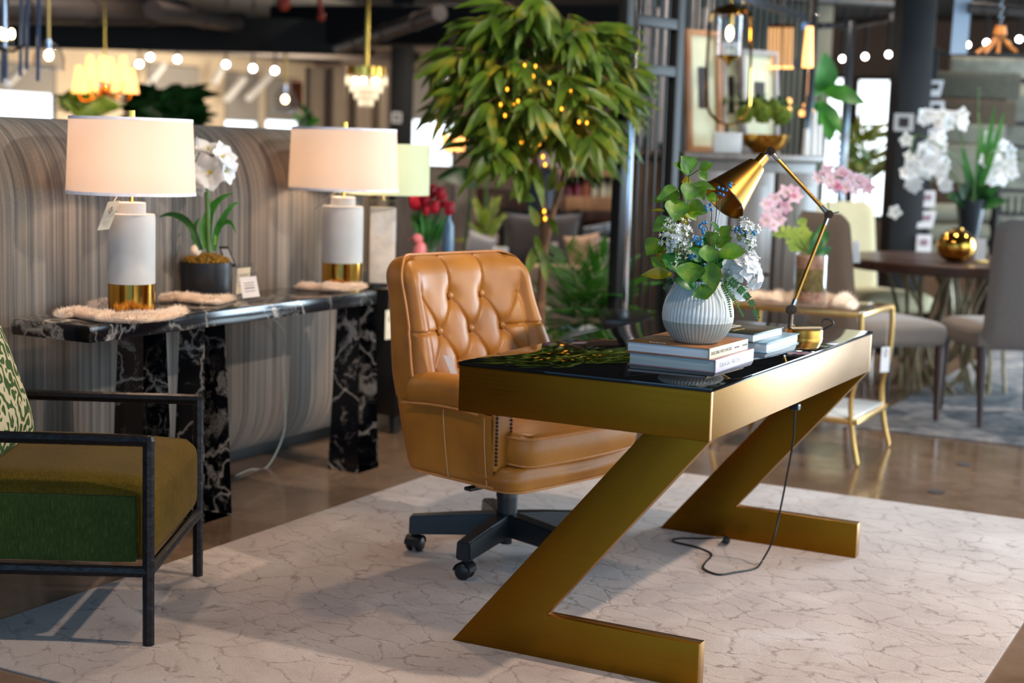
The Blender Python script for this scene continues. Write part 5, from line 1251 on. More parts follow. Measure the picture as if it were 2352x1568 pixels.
def block(name, lab, cat, px0, px1, py0, py1, t, depth_, mat, parent=None, rot=None, group=None, bev=.01, floor=False):
    """box facing the camera's heading, spanning the measured extents at distance t"""
    a = dep(px0, (py0+py1)/2, t); b = dep(px1, (py0+py1)/2, t); top = dep((px0+px1)/2, py0, t).z; bot = 0 if floor else dep((px0+px1)/2, py1, t).z
    c = (a+b)/2; h = V((FW.x, FW.y, 0)).normalized(); c = V((c.x, c.y, (top+bot)/2))+h*depth_/2
    return build(MB().box(c, ((b-a).length, depth_, top-bot), bev, RZ(-YAW if rot is None else rot)), name, mat, parent, parent is not None, label=lab, cat=cat, group=group)
block('wall_art', 'narrow rust brown wall panel left of the crystal chandelier', 'picture', 668, 694, 186, 250, 16.5, .05, 'orangepanel')
M['curt'] = flat('beige_curtain', lin(150, 132, 112), .9, 0, .1, 3)
def curtain(px0, px1, py0, t, lab, mat='curt', amp=.05, n=60):
    a, b = dep(px0, 300, t), dep(px1, 300, t); zt = dep((px0+px1)/2, py0, t).z; a.z = b.z = 0; d = b-a; nn = V((d.y, -d.x, 0)).normalized(); m = MB(); th = .02
    def f(u, v): return a+d*u+nn*(amp*sin(u*d.length*26)+.0)+V((0, 0, .02+(zt-.02)*v))
    m.grid(f, n*2, 3); g = build(m, 'curtain', mat, None, label=lab, cat='curtain'); return g
curtain(700, 885, 158, 15.5, 'beige curtain hanging between the glass pendant and the slim black column')
# ================================================================ middle background: sofa, cushions, plants, shelving
so_ = thing('sofa', 'low beige upholstered sofa arm and back behind the tree trunk', 'sofa', tuple(V((dep(1300, 620, 9).x, dep(1300, 620, 9).y, 0))))
def sblock(nm, *a): return block(nm, None, None, *a, parent=so_, bev=.03)
sblock('arm', 1215, 1402, 612, 760, 8.7, .22, 'beigefab'); block('seat', None, None, 1150, 1400, 690, 760, 8.9, .9, 'beigefab', parent=so_, bev=.03); block('backrest', None, None, 1080, 1440, 545, 700, 10.1, .22, 'taupe', parent=so_, bev=.04)
def pil(lab, px, py, t, w_, h_, mat, tilt=0, fringe=False, th=.16, group=None):
    c = dep(px, py, t); ux = (RT*cos(tilt)+UP*sin(tilt)); uy = (UP*cos(tilt)-RT*sin(tilt)); o = thing('cushion', lab, 'cushion', tuple(c), 0, group)
    W_, H_ = sz(w_, t), sz(h_, t); m = pillow_mb(c, ux, uy, -FW, W_, H_, th, 14); build(m, 'cushion_body', mat, o, True, ang=80)
    if fringe:
        f = leafmb()
        for k in range(260):
            s = random.uniform(-1, 1); e = random.choice(((s, 1), (s, -1), (1, s), (-1, s))); p = c+ux*e[0]*W_/2*(1-.06*(1-e[1]**2))+uy*e[1]*H_/2*(1-.06*(1-e[0]**2)); d = (ux*e[0]*(abs(e[0]) == 1)+uy*e[1]*(abs(e[1]) == 1)+ux*random.uniform(-.5, .5)+uy*random.uniform(-.5, .5)).normalized(); f.leaf(p-d*.01, p+d*random.uniform(.03, .05), .02, -FW, 0, 0, 3)
        build(f, 'fringe', 'blackfringe', o, True)
    return o
pil('large charcoal velvet cushion with black fringe standing behind the tree trunk', 1242, 556, 9.7, 178, 130, 'greyfab', -.02, True)
pil('beige striped cushion propped right of the charcoal fringed cushion', 1340, 580, 9.3, 80, 82, 'beigefab', .12)
pil('dark grey cushion partly behind the beige striped cushion', 1372, 590, 9.5, 60, 70, 'greyfab', .2)
M['checks'] = flat('blue_checked_fabric', lin(120, 130, 140), .9, 0, .7, 26)
pil('small blue and white checked cushion beside the black screen post', 1368, 530, 9.8, 84, 28, 'checks', .18, th=.1)
pil('pale grey cushion left of the charcoal fringed cushion', 1100, 568, 9.4, 66, 62, 'palegrey', -.35)
pil('green and cream palm print cushion beside the right edge of the leather chair', 1238, 745, 7.9, 46, 92, 'palmprint', -.1, th=.1)
c = dep(1252, 748, 8.2)
block('tag', None, None, 1266, 1281, 556, 567, 9.5, .003, 'whitecard', parent=so_, bev=0)
def palm(px, py, t, lab, n, Lpx, mat, dirs, pot=True, wl=.02, name='palm_plant'):
    b0 = dep(px, py, t); base = V((b0.x, b0.y, 0)); o = thing(name, lab, 'plant', tuple(base))
    if pot: build(MB().lathe([(0, 0), (.10, 0), (.14, b0.z-.02), (.12, b0.z-.02), (.1, b0.z-.06), (0, b0.z-.06)], base, 24), 'pot', 'whitepaint', o, True)
    for (dx, dy, dt) in dirs:
        e = dep(px+dx, py+dy, t+dt); m_ = b0.lerp(e, .5)+V((0, 0, .12*(e-b0).length)); pts = bez([b0, m_, e], 14); fr = build(MB().tube(pts, .003, 5), 'frond', 'stem', o, True); f = leafmb()
        for i in range(3, 15):
            p = pts[i]; d = (pts[i]-pts[i-1]).normalized(); s = d.cross(V((0, 0, 1))+FW*.3).normalized(); L_ = sz(Lpx, t)*(1-.5*abs(i/14-.45))
            for sg in (-1, 1): f.leaf(p, p+(s*sg*.8+d*.8+V((0, 0, -.12))).normalized()*L_, wl, None, -.04, .05, 4)
        build(f, 'leaflets', mat, fr, True)
    return o
palm(1345, 745, 7.6, 'feathery green palm right of the leather chair behind the desk', 12, 88, 'leaf_fresh', [(-75, -150, .25), (-45, -165, -.1), (5, -170, -.2), (45, -160, 0), (80, -140, .2), (-130, -60, .2), (-20, -40, -.4), (30, -30, -.4), (-80, 20, -.3), (80, 15, -.3), (-118, -30, -.2), (-95, -80, 0), (-60, -120, .1), (-20, -140, .2), (25, -150, 0), (60, -120, .2), (95, -80, 0), (125, -95, -.1), (110, -40, -.2), (-110, -5, .1), (140, -15, .1), (0, -100, -.3), (-40, -70, -.3), (45, -70, -.3)])
palm(1118, 560, 9.6, 'pale yellow green fern behind the leather chair', 8, 26, 'leaf_lime', [(-25, -95, 0), (-8, -70, 0), (20, -100, .1), (35, -60, 0), (-35, -45, 0), (-60, -10, 0)], True, .02, 'fern')
big = bush(1010, 1100, 395, 450, 8.6, 0, 'broad dark leaf plant behind the tulips', 'leaf_dark', .3)
bl = leafmb(); bl.leaf(dep(1105, 425, 8.6), dep(1000, 410, 8.5), .17, -FW+UP*.8, .1, .1, 8); bl.leaf(dep(1085, 330, 8.7), dep(1130, 400, 8.5), .16, -FW+UP*.3, .1, .1, 8); bl.leaf(dep(1080, 350, 8.7), dep(1010, 340, 8.5), .10, -FW+UP, .1, .1, 8)
build(bl, 'broad_leaf', 'leaf_dark', big, True, kind=None)
build(MB().tube([V((dep(1055, 500, 8.6).x, dep(1055, 500, 8.6).y, .3)), dep(1080, 450, 8.6), dep(1090, 345, 8.7)], .008, 6), 'stem', 'stem', big, True)
# amber shell lamp and mauve lamp
q = dep(1045, 345, 9); o = thing('tulip_shade_lamp', 'small lamp with glowing amber petal shades left of the tree trunk', 'lamp', tuple(V((q.x, q.y, 0))))
for dx, dy in ((-14, -12), (4, -16), (16, -18)):
    cc = dep(1045+dx, 345+dy, 9); build(MB().lathe([(.012, -.05), (.045, 0), (.04, .06), (.037, .06), (.042, 0), (.01, -.048)], cc, 16, closed=True), 'petal_shade', 'shade_warm', o, True)
build(MB().cyl(V((q.x, q.y, 0)), q, .012).lathe([(0, 0), (.14, 0), (.13, .02), (0, .02)], V((q.x, q.y, 0)), 24), 'stand', 'bronze', o, True)
M['mauve'] = flat('mauve_grey_shade', lin(150, 132, 136), .9); M['navy'] = flat('navy_glaze', lin(22, 34, 52), .4)
q = dep(1245, 380, 11); zb_ = q.z; zt_ = dep(1245, 328, 11).z; o = thing('floor_lamp', 'mauve grey tapered shade lamp on a navy body behind the tree trunk', 'lamp', (q.x, q.y, 0))
build(MB().lathe([(sz(62, 11), zb_), (sz(50, 11), zt_), (sz(49, 11), zt_), (sz(61, 11), zb_)], (q.x, q.y, 0), 32, closed=True), 'lamp_shade', 'mauve', o, True)
build(MB().lathe([(0, 0), (sz(34, 11), 0), (sz(34, 11), zb_-.28), (sz(30, 11), zb_-.06), (.03, zb_-.01), (0, zb_-.01)], (q.x, q.y, 0), 32), 'body', 'navy', o, True)
M['purple'] = m_leaf('purple_petal', lin(120, 30, 130), lin(150, 50, 150), lin(170, 80, 170))
q = dep(1120, 320, 10.3); o = thing('purple_orchid', 'purple flowers peeking out left of the tree crown', 'flower', (q.x, q.y, 0)); build(MB().tube([V((q.x, q.y, 0)), q], .01, 6), 'stem', 'stem', o, True)
for dx, dy in ((0, 0), (12, -12), (-10, 10), (90, 22), (80, 40)): lily(o, dep(1120+dx, 318+dy, 10.3), -FW, .07, mat='purple', n=5, centre=None)
# shelving with bottles and jars
sh = thing('store_shelf', 'long wooden store shelf with bottles and jars seen through the slatted screen', 'shelf', tuple(V((dep(1400, 450, 12).x, dep(1400, 450, 12).y, 0))))
for y0, y1, m_ in ((392, 408, 'wood'), (455, 486, 'wood'), (486, 512, 'darkwood')): block('shelf_board', None, None, 1285, 1640, y0, y1, 12, .4, m_, parent=sh, bev=.005)
block('back_panel', None, None, 1285, 1640, 340, 640, 12.45, .04, 'darkwood', parent=sh, bev=.002)
for X in (1288, 1460, 1632): block('upright', None, None, X, X+8, 392, 640, 12, .42, 'darkwood', parent=sh, bev=.002, floor=True)
random.seed(9); jm = ['tulip', 'creamfab', 'palegrey', 'pink', 'paleblue', 'yellow', 'whitepaint']
M['jarred'] = flat('dull_red_glass', lin(130, 36, 50), .3); M['jarcream'] = flat('cream_jar', lin(206, 200, 170), .4)
for k in range(16):
    X = 1305+k*20; row = (455, 34) if k % 2 == 0 or k < 6 else (392+0, 0)
    cc = dep(X, 455, 12.1); hh = sz(28+(k*7) % 18, 12); rr = sz(7+(k % 3)*1.5, 12); o = thing('jar', ('dull red', 'dull red', 'red brown', 'cream', 'pale yellow', 'cream', 'grey', 'white', 'pale blue', 'cream', 'white', 'grey', 'pink', 'white', 'grey', 'cream')[k]+' jar on the store shelf, '+('first', 'second', 'third', 'fourth', 'fifth', 'sixth', 'seventh', 'eighth', 'ninth', 'tenth', 'eleventh', 'twelfth', 'thirteenth', 'fourteenth', 'fifteenth', 'sixteenth')[k]+' from its left end', 'jar', (cc.x, cc.y, cc.z+.002), 0, 'jars on the wooden store shelf')
    build(MB().lathe([(0, 0), (rr, 0), (rr, hh*.7), (rr*.5, hh*.85), (rr*.5, hh), (0, hh)], (0, 0, 0), 14), 'jar_body', ['jarred', 'jarred', 'orangepanel', 'jarcream', 'jarcream', 'jarcream', 'palegrey', 'whitepaint', 'paleblue', 'jarcream', 'whitepaint', 'palegrey', 'pink', 'whitepaint', 'palegrey', 'jarcream'][k], o)
# dark display units that close the view behind the middle of the room
def unit(px0, px1, py0, t, d, mat, lab, name='display_cabinet', cat='cabinet', n=0):
    o = thing(name, lab, cat, tuple(V((dep((px0+px1)/2, 500, t).x, dep((px0+px1)/2, 500, t).y, 0)))); block('carcass', None, None, px0, px1, py0, 900, t, d, mat, parent=o, floor=True)
    for k in range(n): w = (px1-px0)/n; block('door', None, None, px0+w*k+3, px0+w*(k+1)-3, py0+12, 900, t-.02, .03, mat, parent=o, bev=.004)
    return o
unit(905, 1075, 380, 12.2, .5, 'greywood', 'grey brown wardrobe unit behind the tulips', n=3)
unit(1086, 1290, 435, 12.9, .5, 'darkwood', 'dark wood sideboard behind the pale fern', n=3)
M['blackarch'] = flat('dark_brown_panel', lin(52, 44, 42), .8)
unit(1290, 1560, 300, 14.5, .3, 'blackarch', 'dark brown display wall behind the store shelf', 'display_wall', 'wall panel')
pel = thing('black_side_table', 'black square side table at the far left corner of the gold desk', 'table', tuple(V((dep(1445, 735, 6.3).x, dep(1445, 735, 6.3).y, 0))))
block('top', None, None, 1388, 1505, 735, 762, 6.35, .45, 'blackgloss', parent=pel, bev=.004)
for X in (1390, 1490):
    for dt in (0, .40): block('leg', None, None, X, X+14, 762, 900, 6.36+dt, .03, 'blackgloss', parent=pel, bev=.003, floor=True)

# ================================================================ slatted screens
def screen(pxa, ta, pxb, tb_, ztop, zbot, nsl, lab, mids=(), sw=.010):
    a, b = dep(pxa, 400, ta), dep(pxb, 400, tb_); a.z = b.z = 0; d = b-a; L = d.length; ang = math.atan2(d.y, d.x); o = thing('slatted_screen', lab, 'screen', tuple(a), ang, None)
    f = MB()
    for x in (0, L): build(MB().box((x, 0, ztop/2), (.055, .055, ztop), .003), 'post', 'black', o)
    for z in (ztop-.03, zbot+.03)+tuple(mids): build(MB().box((L/2, 0, z), (L, .05, .05), .003), 'rail', 'black', o)
    s = MB()
    for i in range(1, nsl): s.box((L*i/nsl, 0, (ztop+zbot)/2), (sw, sw*1.2, ztop-zbot-.02))
    build(s, 'slats', 'black', o); return o
screen(1424, 7.25, 1540, 7.55, 2.75, .05, 6, 'black slatted screen between the tree and the tall black post', (1.95, 1.72), .009)
screen(1549, 8.95, 1846, 10.4, 2.5, .05, 20, 'black slatted screen behind the leaning framed pictures', (1.95,), .012)
cp = thing('chrome_post', 'bright chrome square post at the right edge of the tree', 'post', tuple(V((dep(1446, 400, 6.95).x, dep(1446, 400, 6.95).y, 0))))
block('tube', None, None, 1441, 1452, -60, 900, 6.95, .03, 'chromeblue' if 0 else 'chrome', parent=cp, bev=.003, floor=True)
cbf = thing('metal_canopy_frame', 'brushed silver canopy frame with a top rail slanting toward the big leaf plant', 'frame', tuple(V((dep(1845, 400, 9).x, dep(1845, 400, 9).y, 0))))
block('post', None, None, 1838, 1856, 38, 900, 9.0, .06, 'silver' if 0 else 'chrome', parent=cbf, bev=.004, floor=True)
build(MB().tube([dep(1700, -6, 7.9), dep(1848, 42, 9.0)], .028, 4), 'top_rail', 'chrome', cbf, True)
build(MB().tube([dep(1848, 60, 9.4), dep(1932, 58, 10)], .028, 4), 'top_rail', 'chrome', cbf, True)
block('post', None, None, 1924, 1940, 52, 900, 10.0, .06, 'chrome', parent=cbf, bev=.004, floor=True)
# pale vertical blinds behind the screens
M['blinds'] = flat('pale_blinds', lin(176, 170, 168), .8, 0, .1, 20)
vb_ = thing('vertical_blinds', 'pale grey vertical blinds glimpsed through the slatted screens', 'blind', tuple(V((dep(1490, 300, 11).x, dep(1490, 300, 11).y, 0))))
for k in range(11): block('blind_slat', None, None, 1452+k*17, 1463+k*17, -40 if k % 3 else 20, 300+(k*37) % 60, 11, .01, 'blinds', parent=vb_, bev=.002)
M['greenwall'] = flat('grey_green_panel', lin(122, 124, 112), .9, 0, .08, 3)
block('display_wall', 'grey green panelled wall high behind the slatted screens', 'wall panel', 1440, 1905, -80, 480, 13.2, .08, 'greenwall')
# ================================================================ cabinet with pictures, lantern, bowl and candles
cb = thing('tall_cabinet', 'grey brown wooden tall cabinet carrying framed pictures and a gold lantern', 'cabinet', tuple(V((dep(1725, 500, 8).x, dep(1725, 500, 8).y, 0))))
TL = 8.0; ca, cbx = dep(1572, 347, 8.0), dep(1888, 358, 8.5); ztc = (ca.z+cbx.z)/2; d_ = cbx-ca; angc = math.atan2(d_.y, d_.x); Lc_ = V((d_.x, d_.y, 0)).length
nh = V((-sin(angc), cos(angc), 0)); cc = V(((ca.x+cbx.x)/2, (ca.y+cbx.y)/2, 0))+nh*.28
build(MB().box((cc.x, cc.y, (ztc-.04)/2), (Lc_-.04, .52, ztc-.04), .006, RZ(angc)), 'carcass', 'greywood', cb, True)
build(MB().box((cc.x, cc.y, ztc-.02), (Lc_+.02, .58, .04), .008, RZ(angc)), 'top', 'greywood', cb, True)
for k in range(3):
    dc = V((ca.x, ca.y, 0))+V((d_.x, d_.y, 0))*((k+.5)/3)+nh*.01; b = MB().box((dc.x, dc.y, ztc*.5), (Lc_/3-.03, .02, ztc-.20), .004, RZ(angc)); dr = build(b, 'door', 'greywood', cb, True)
    b = MB().box((dc.x-nh.x*.012, dc.y-nh.y*.012, ztc*.5), (Lc_/3-.14, .012, ztc-.34), .004, RZ(angc)); build(b, 'door_panel', 'greywood', dr, True)
    build(MB().ball(dc+V((d_.x, d_.y, 0)).normalized()*(Lc_/6-.04)-nh*.02+V((0, 0, ztc*.5)), .012, 10), 'knob', 'bronze', dr, True)
def on_cab(px, off=.15): # point on the cabinet top under picture column px
    p = V((ca.x, ca.y, 0)); q = V((cbx.x, cbx.y, 0)); r_ = ray(px, 340); n = V((-(q-p).y, (q-p).x, 0)).normalized(); t = n.dot(p+n*off-V((CAM.x, CAM.y, 0)))/n.dot(r_); g = CAM+r_*t; return V((g.x, g.y, ztc)), t
def leaning_frame(pxs, ytop, off, frame, mat_in, lab, fw_=.05, pic='greyfab'):
    (x0, x1) = pxs; a, ta = on_cab(x0, off); b, tb2 = on_cab(x1, off); a, b = V(a), V(b); h = dep((x0+x1)/2, ytop, (ta+tb2)/2).z-ztc; u = (b-a).normalized(); w = (b-a).length; upv = (V((0, 0, 1))+nh*.10).normalized(); n = u.cross(upv).normalized()
    if n.dot(CAM-a) < 0: n = -n
    o = thing('framed_picture', lab, 'picture', tuple(a)); H_ = h/upv.z
    def bar(u0, v0, u1, v1, d=.03):
        P_ = [a+u*u0+upv*v0, a+u*u1+upv*v0, a+u*u1+upv*v1, a+u*u0+upv*v1]; return P_
    fr = MB()
    for q in ((0, 0, w, fw_), (0, H_-fw_, w, H_), (0, fw_, fw_, H_-fw_), (w-fw_, fw_, w, H_-fw_)): fr.prism([p for p in bar(*q)], n*.03)
    build(fr, 'frame', frame, o, True, smooth=False); build(MB().prism([p+n*.002 for p in bar(fw_*.9, fw_*.9, w-fw_*.9, H_-fw_*.9)], n*.006), 'mat_board', mat_in, o, True, smooth=False)
    build(MB().prism([p+n*.009 for p in bar(w*.36, H_*.36, w*.66, H_*.70)], n*.002), 'print', pic, o, True, smooth=False)
M['matb'] = flat('pale_green_mat', lin(206, 212, 186), .8, 0, .03)
leaning_frame((1576, 1654), 72, .40, 'wood', 'matb', 'tall framed picture with honey wood frame at the left end of the tall cabinet', .030)
leaning_frame((1658, 1700), 100, .47, 'palegrey', 'matb', 'narrow pale framed picture behind the gold lantern', .02, 'blackarch')
leaning_frame((1703, 1784), 118, .40, 'palegrey', 'matb', 'pale framed picture with a small grey print right of the gold lantern', .022)
# gold lantern lamp
lp, tL = on_cab(1668, .16); o = thing('lantern_lamp', 'gold oval frame lantern lamp with a glass cylinder on a white marble block', 'lamp', tuple(lp))
LPp = lambda X, Y, dt=0: dep(X, Y, tL+dt); M['wmarble'] = flat('white_marble', lin(214, 220, 224), .2, 0, .08, 8)
hb_ = sz(46, tL); wb2 = sz(62, tL); build(MB().box((lp.x, lp.y, ztc+hb_/2), (wb2, wb2, hb_), .003, RZ(-YAW)), 'marble_base', 'wmarble', o, True)
ov = [LPp(X, Y) for X, Y in [(1670, 288), (1650, 280), (1632, 262), (1623, 240), (1624, 150), (1629, 60), (1634, 34), (1650, 18), (1675, 15), (1706, 18), (1720, 30), (1726, 50), (1724, 150), (1721, 240), (1708, 268), (1690, 284)]]
build(MB().tube(ov, .0085, 8, closed=True), 'oval_frame', 'gold', o, True)
tp0 = LPp(1676, 80); build(MB().lathe([(sz(31, tL), -sz(48, tL)), (sz(31, tL), sz(44, tL)), (sz(29, tL), sz(44, tL)), (sz(29, tL), -sz(48, tL))], tp0, 32, closed=True), 'glass_cylinder', 'glass', o, True)
build(MB().lathe([(0, sz(48, tL)), (sz(34, tL), sz(44, tL)), (sz(30, tL), sz(56, tL)), (sz(8, tL), sz(70, tL)), (0, sz(72, tL))], tp0, 28), 'cap', 'gold', o, True); build(MB().lathe([(0, -sz(74, tL)), (sz(8, tL), -sz(60, tL)), (sz(31, tL), -sz(47, tL)), (0, -sz(46, tL))], tp0, 28), 'base_cup', 'gold', o, True)
build(MB().ball(tp0+V((0, 0, sz(4, tL))), sz(8, tL), 14, (1, 1, 2.0)), 'bulb', 'lampglow', o, True); build(MB().cyl(tp0+V((0, 0, sz(20, tL))), tp0+V((0, 0, sz(48, tL))), sz(7, tL)), 'socket', 'gold', o, True)
build(MB().cyl(lp+V((0, 0, hb_)), LPp(1670, 286), .010), 'stem', 'gold', o, True); up_to_ceiling(o, LPp(1678, 16), .006, 'gold', 'hanging_loop')
# gold bowl and green balls
bp, tB = on_cab(1757, .14); o = thing('gold_bowl', 'ribbed gold bowl on the tall cabinet', 'bowl', tuple(bp)); Rb = sz(54, tB)
hB = sz(44, tB); build(MB().lathe([(0, 0), (Rb*.45, 0), (Rb*.5, .01), (Rb*.85, hB*.45), (Rb, hB), (Rb*.96, hB), (Rb*.8, hB*.5), (Rb*.45, .02), (0, .02)], bp, 64, rfun=lambda a, z: 1+.03*abs(sin(a*16))), 'bowl_body', 'gold', o, True)
M['mossball'] = flat('green_moss_ball', lin(92, 112, 26), .95, 0, .5, 40, .8)
random.seed(14); labs = ['green moss ball at the left side of the gold bowl', 'green moss ball in the middle of the gold bowl', 'green moss ball at the right side of the gold bowl', 'green moss ball at the back of the gold bowl', 'green moss ball topmost in the gold bowl']
for k, (X, Y, r_) in enumerate(((1712, 262, 22), (1752, 262, 24), (1795, 266, 24), (1775, 246, 20), (1738, 244, 20))):
    m = MB(); c = dep(X, Y, tB+(.06 if k > 2 else -.02)); R2 = sz(r_, tB)
    m.ball(c, R2*.9, 14)
    for j in range(50): u = V((random.gauss(0, 1), random.gauss(0, 1), random.gauss(0, 1))).normalized(); m.ball(c+u*R2*.85, R2*.18, 6)
    build(m, 'moss_ball', 'mossball', None, label=labs[k], cat='ball', group='green moss balls in the gold bowl')
bf = leafmb()
for k in range(90):
    X, Y = random.gauss(1750, 32), random.uniform(232, 275); p = dep(X, Y, tB+.12); bf.leaf(p, p+V((random.uniform(-1, 1), random.uniform(-1, 1), random.uniform(-.2, 1))).normalized()*.07, .03)
of = thing('greenery', 'dark green leaves tucked behind the moss balls in the gold bowl', 'plant', tuple(bp+V((0, 0, .05)))); build(bf, 'foliage', 'leaf_dark', of, True)
for k, (X, h, lab) in enumerate(((1850, 60, 'white taper candle, leftmost beside the big leaf plant'), (1866, 100, 'tallest white taper candle beside the big leaf plant'), (1880, 70, 'white taper candle nearest the end of the tall cabinet'))):
    p, t = on_cab(X, .2); o = thing('candle', lab, 'candle', tuple(p), 0, 'white candles on the tall cabinet'); hh = sz(h, t); build(MB().cyl(p, p+V((0, 0, hh)), .022, .015), 'wax', 'whitepaint', o, True); build(MB().cyl(p+V((0, 0, hh)), p+V((0, 0, hh+.01)), .0015), 'wick', 'black', o, True)
# ================================================================ tube chandelier, big leaf plant
c = dep(1805, 110, 8.8); ch = thing('tube_chandelier', 'chandelier of slim glowing amber tubes above the pictures', 'chandelier', tuple(c)); M['tubeglow'] = emit('amber_tube', (1, .50, .18, 1), 1.1)
for k, X in enumerate((1768, 1776, 1784, 1792, 1803, 1811, 1820)): build(MB().cyl(dep(X, 62, 8.8), dep(X-3+(k % 2), 156, 8.8), sz(2.6, 8.8), n=10), 'glass_tube', 'tubeglow', ch, True); build(MB().ball(dep(X-2, 155, 8.78), sz(4, 8.8), 8), 'tube_tip', 'shade_warm', ch, True)
build(MB().tube([dep(1764, 60, 8.8), dep(1824, 60, 8.8)], .012, 8), 'bar', 'bronze', ch, True); up_to_ceiling(ch, dep(1795, 60, 8.8), .006, 'bronze')
c = dep(1857, 108, 8.4); ch = thing('cone_pendant', 'single glowing amber tapered pendant right of the slim tubes', 'light', tuple(c))
build(MB().lathe([(sz(13, 8.4), -sz(46, 8.4)), (sz(8, 8.4), sz(46, 8.4)), (sz(7, 8.4), sz(46, 8.4)), (sz(12, 8.4), -sz(46, 8.4))], c, 20, closed=True), 'cone_shade', 'shade_warm', ch, True); build(MB().ball(c-V((0, 0, .06)), .018, 8), 'bulb', 'bulbsoft', ch, True); up_to_ceiling(ch, c+V((0, 0, sz(46, 8.4))), .004, 'bronze')
q = dep(1880, 300, 9.3); o = thing('big_leaf_plant', 'bright green broad leaf plant between the silver posts and the windows', 'plant', (q.x, q.y, 0)); build(MB().lathe([(0, 0), (.14, 0), (.18, .4), (.16, .4), (.14, .35), (0, .35)], (q.x, q.y, 0), 24), 'pot', 'potblack', o, True); build(MB().tube([V((q.x, q.y, .3)), dep(1885, 260, 9.3), dep(1885, 200, 9.3)], .012, 8), 'stem', 'stem', o, True)
for (x0, y0, x1, y1, w) in ((1888, 215, 1893, 118, .10), (1890, 205, 1990, 240, .07), (1885, 215, 1850, 170, .07), (1885, 230, 1905, 330, .09), (1885, 240, 1862, 300, .08), (1890, 240, 1930, 310, .06), (1880, 260, 1845, 330, .06)):
    lf = leafmb(); lf.leaf(dep(x0, y0, 9.3), dep(x1, y1, 9.2), w*1.6, -FW+RT*.3, .10, .1, 9); build(lf, 'leaf', 'leaf_fresh', o, True, ang=75)
for k in range(5):
    X, Y = ((1848, 280), (1862, 245), (1875, 222), (1858, 262), (1878, 262))[k]
    pass
gl = thing('globe_cluster_lamp', 'cluster of small glowing amber globes behind the white candles', 'lamp', tuple(V((dep(1862, 300, 9.0).x, dep(1862, 300, 9.0).y, 0))))
for X, Y in ((1841, 260), (1850, 242), (1863, 225), (1866, 258), (1813, 232), (1812, 252)): build(MB().ball(dep(X, Y, 9.0), sz(6, 9), 10, (1, 1, 1.3)), 'globe', 'shade_warm', gl, True)
build(MB().tube([dep(1862, 420, 9.02), dep(1860, 300, 9.02), dep(1850, 245, 9.02), dep(1862, 225, 9.02)], .005, 6).tube([V((dep(1862, 420, 9.02).x, dep(1862, 420, 9.02).y, 0)), dep(1862, 420, 9.02)], .01, 6), 'stand', 'bronze', gl, True)
bush(1930, 2030, 290, 400, 11.5, 60, 'dusky spiky plant in front of the bright windows', 'leaf_tree', .3, 'spiky_plant', wl=.12)
# ================================================================ dining group
TZ = .76; tcx = dep(2195, 612, 8.75); TC = V((tcx.x, tcx.y, 0)); RTB = .66
dt_ = thing('dining_table', 'round dark wood dining table on a gilded branch base', 'table', tuple(TC))
build(MB().lathe([(0, TZ-.06), (RTB-.02, TZ-.06), (RTB, TZ-.05), (RTB+.004, TZ-.01), (RTB-.004, TZ), (0, TZ)], TC, 80), 'tabletop', 'darkwood', dt_, True)
M['gilt'] = flat('gilded_branch', lin(132, 118, 90), .4, .4, .3, 20); random.seed(3); br = MB()
for k in range(30):
    a = random.uniform(0, 2*pi); r0 = random.uniform(.1, .5); a2 = a+random.uniform(-.9, .9); r2 = random.uniform(.18, .34)
    br.tube(smoothpath([TC+V((r2*cos(a2), r2*sin(a2), 0)), TC+V((r2*.9*cos(a), r2*.9*sin(a), .22)), TC+V((r0*.7*cos(a), r0*.7*sin(a), .45)), TC+V((r0*cos(a+.3), r0*sin(a+.3), TZ-.06))], 4), .0125, 6)
build(br, 'branch_base', 'gilt', dt_, True)
def dining_chair(loc, rz, lab, mat='taupe', tagp=None, name='dining_chair'):
    o = thing(name, lab, 'chair', tuple(loc), rz, 'dining chairs around the round table')
    build(cushion(-.26, .26, -.27, .27, .38, .50, .015, .04, 10), 'seat', mat, o)
    b = MB()
    def f(s):
        def g(u, v):
            y = (2*u-1)*.255*(1-.04*(1-v)); z = .40+.64*v; rnd = max(0, (abs(2*u-1)-.8)/.2)*max(0, (v-.9)/.1)*.04
            return V((-.245-.10*v-.03*(1-(2*u-1)**2)+s*.03*sqrt(max(0, (1-(2*u-1)**8)*(1-(2*v-1)**8))), y, z-rnd))
        return g
    b.grid(f(1), 18, 18); b.grid(f(-1), 18, 18); bmesh.ops.remove_doubles(b.bm, verts=b.bm.verts, dist=.0004); build(b, 'backrest', mat, o, ang=70)
    for sx, sy in ((1, 1), (1, -1), (-1, 1), (-1, -1)): build(MB().tube([(sx*.23, sy*.23, .40), (sx*.23+(sx < 0)*-.06, sy*.24, 0)], [.026, .014], 4 if 0 else 8), 'leg', 'darkwood', o)
    return o
pr = dep(2310, 700, 7.6); 
dcs = [dining_chair(V((dep(2318, 700, 7.75).x, dep(2318, 700, 7.75).y, .01)), radians(124), 'taupe dining chair at the right edge with its back to the desk'),
       dining_chair(V((dep(2016, 700, 7.75).x, dep(2016, 700, 7.75).y, .01)), radians(46), 'taupe dining chair nearest the gold cart with a white tag on its back'),
       ]
c3 = dining_chair(V((dep(2010, 620, 9.3).x, dep(2010, 620, 9.3).y, .01)), radians(-35), 'cream dining chair behind the taupe chair with the white tag', 'creamfab')
tgq = dep(1967, 578, 7.5); tt_ = thing('chair_tag', 'white paper tag on the back of the dining chair nearest the gold cart', 'tag', tuple(tgq)); build(card(MB(), tgq, RT, UP-RT*.03, sz(15, 7.5), sz(50, 7.5)), 'paper_tag', 'whitecard', tt_, True)
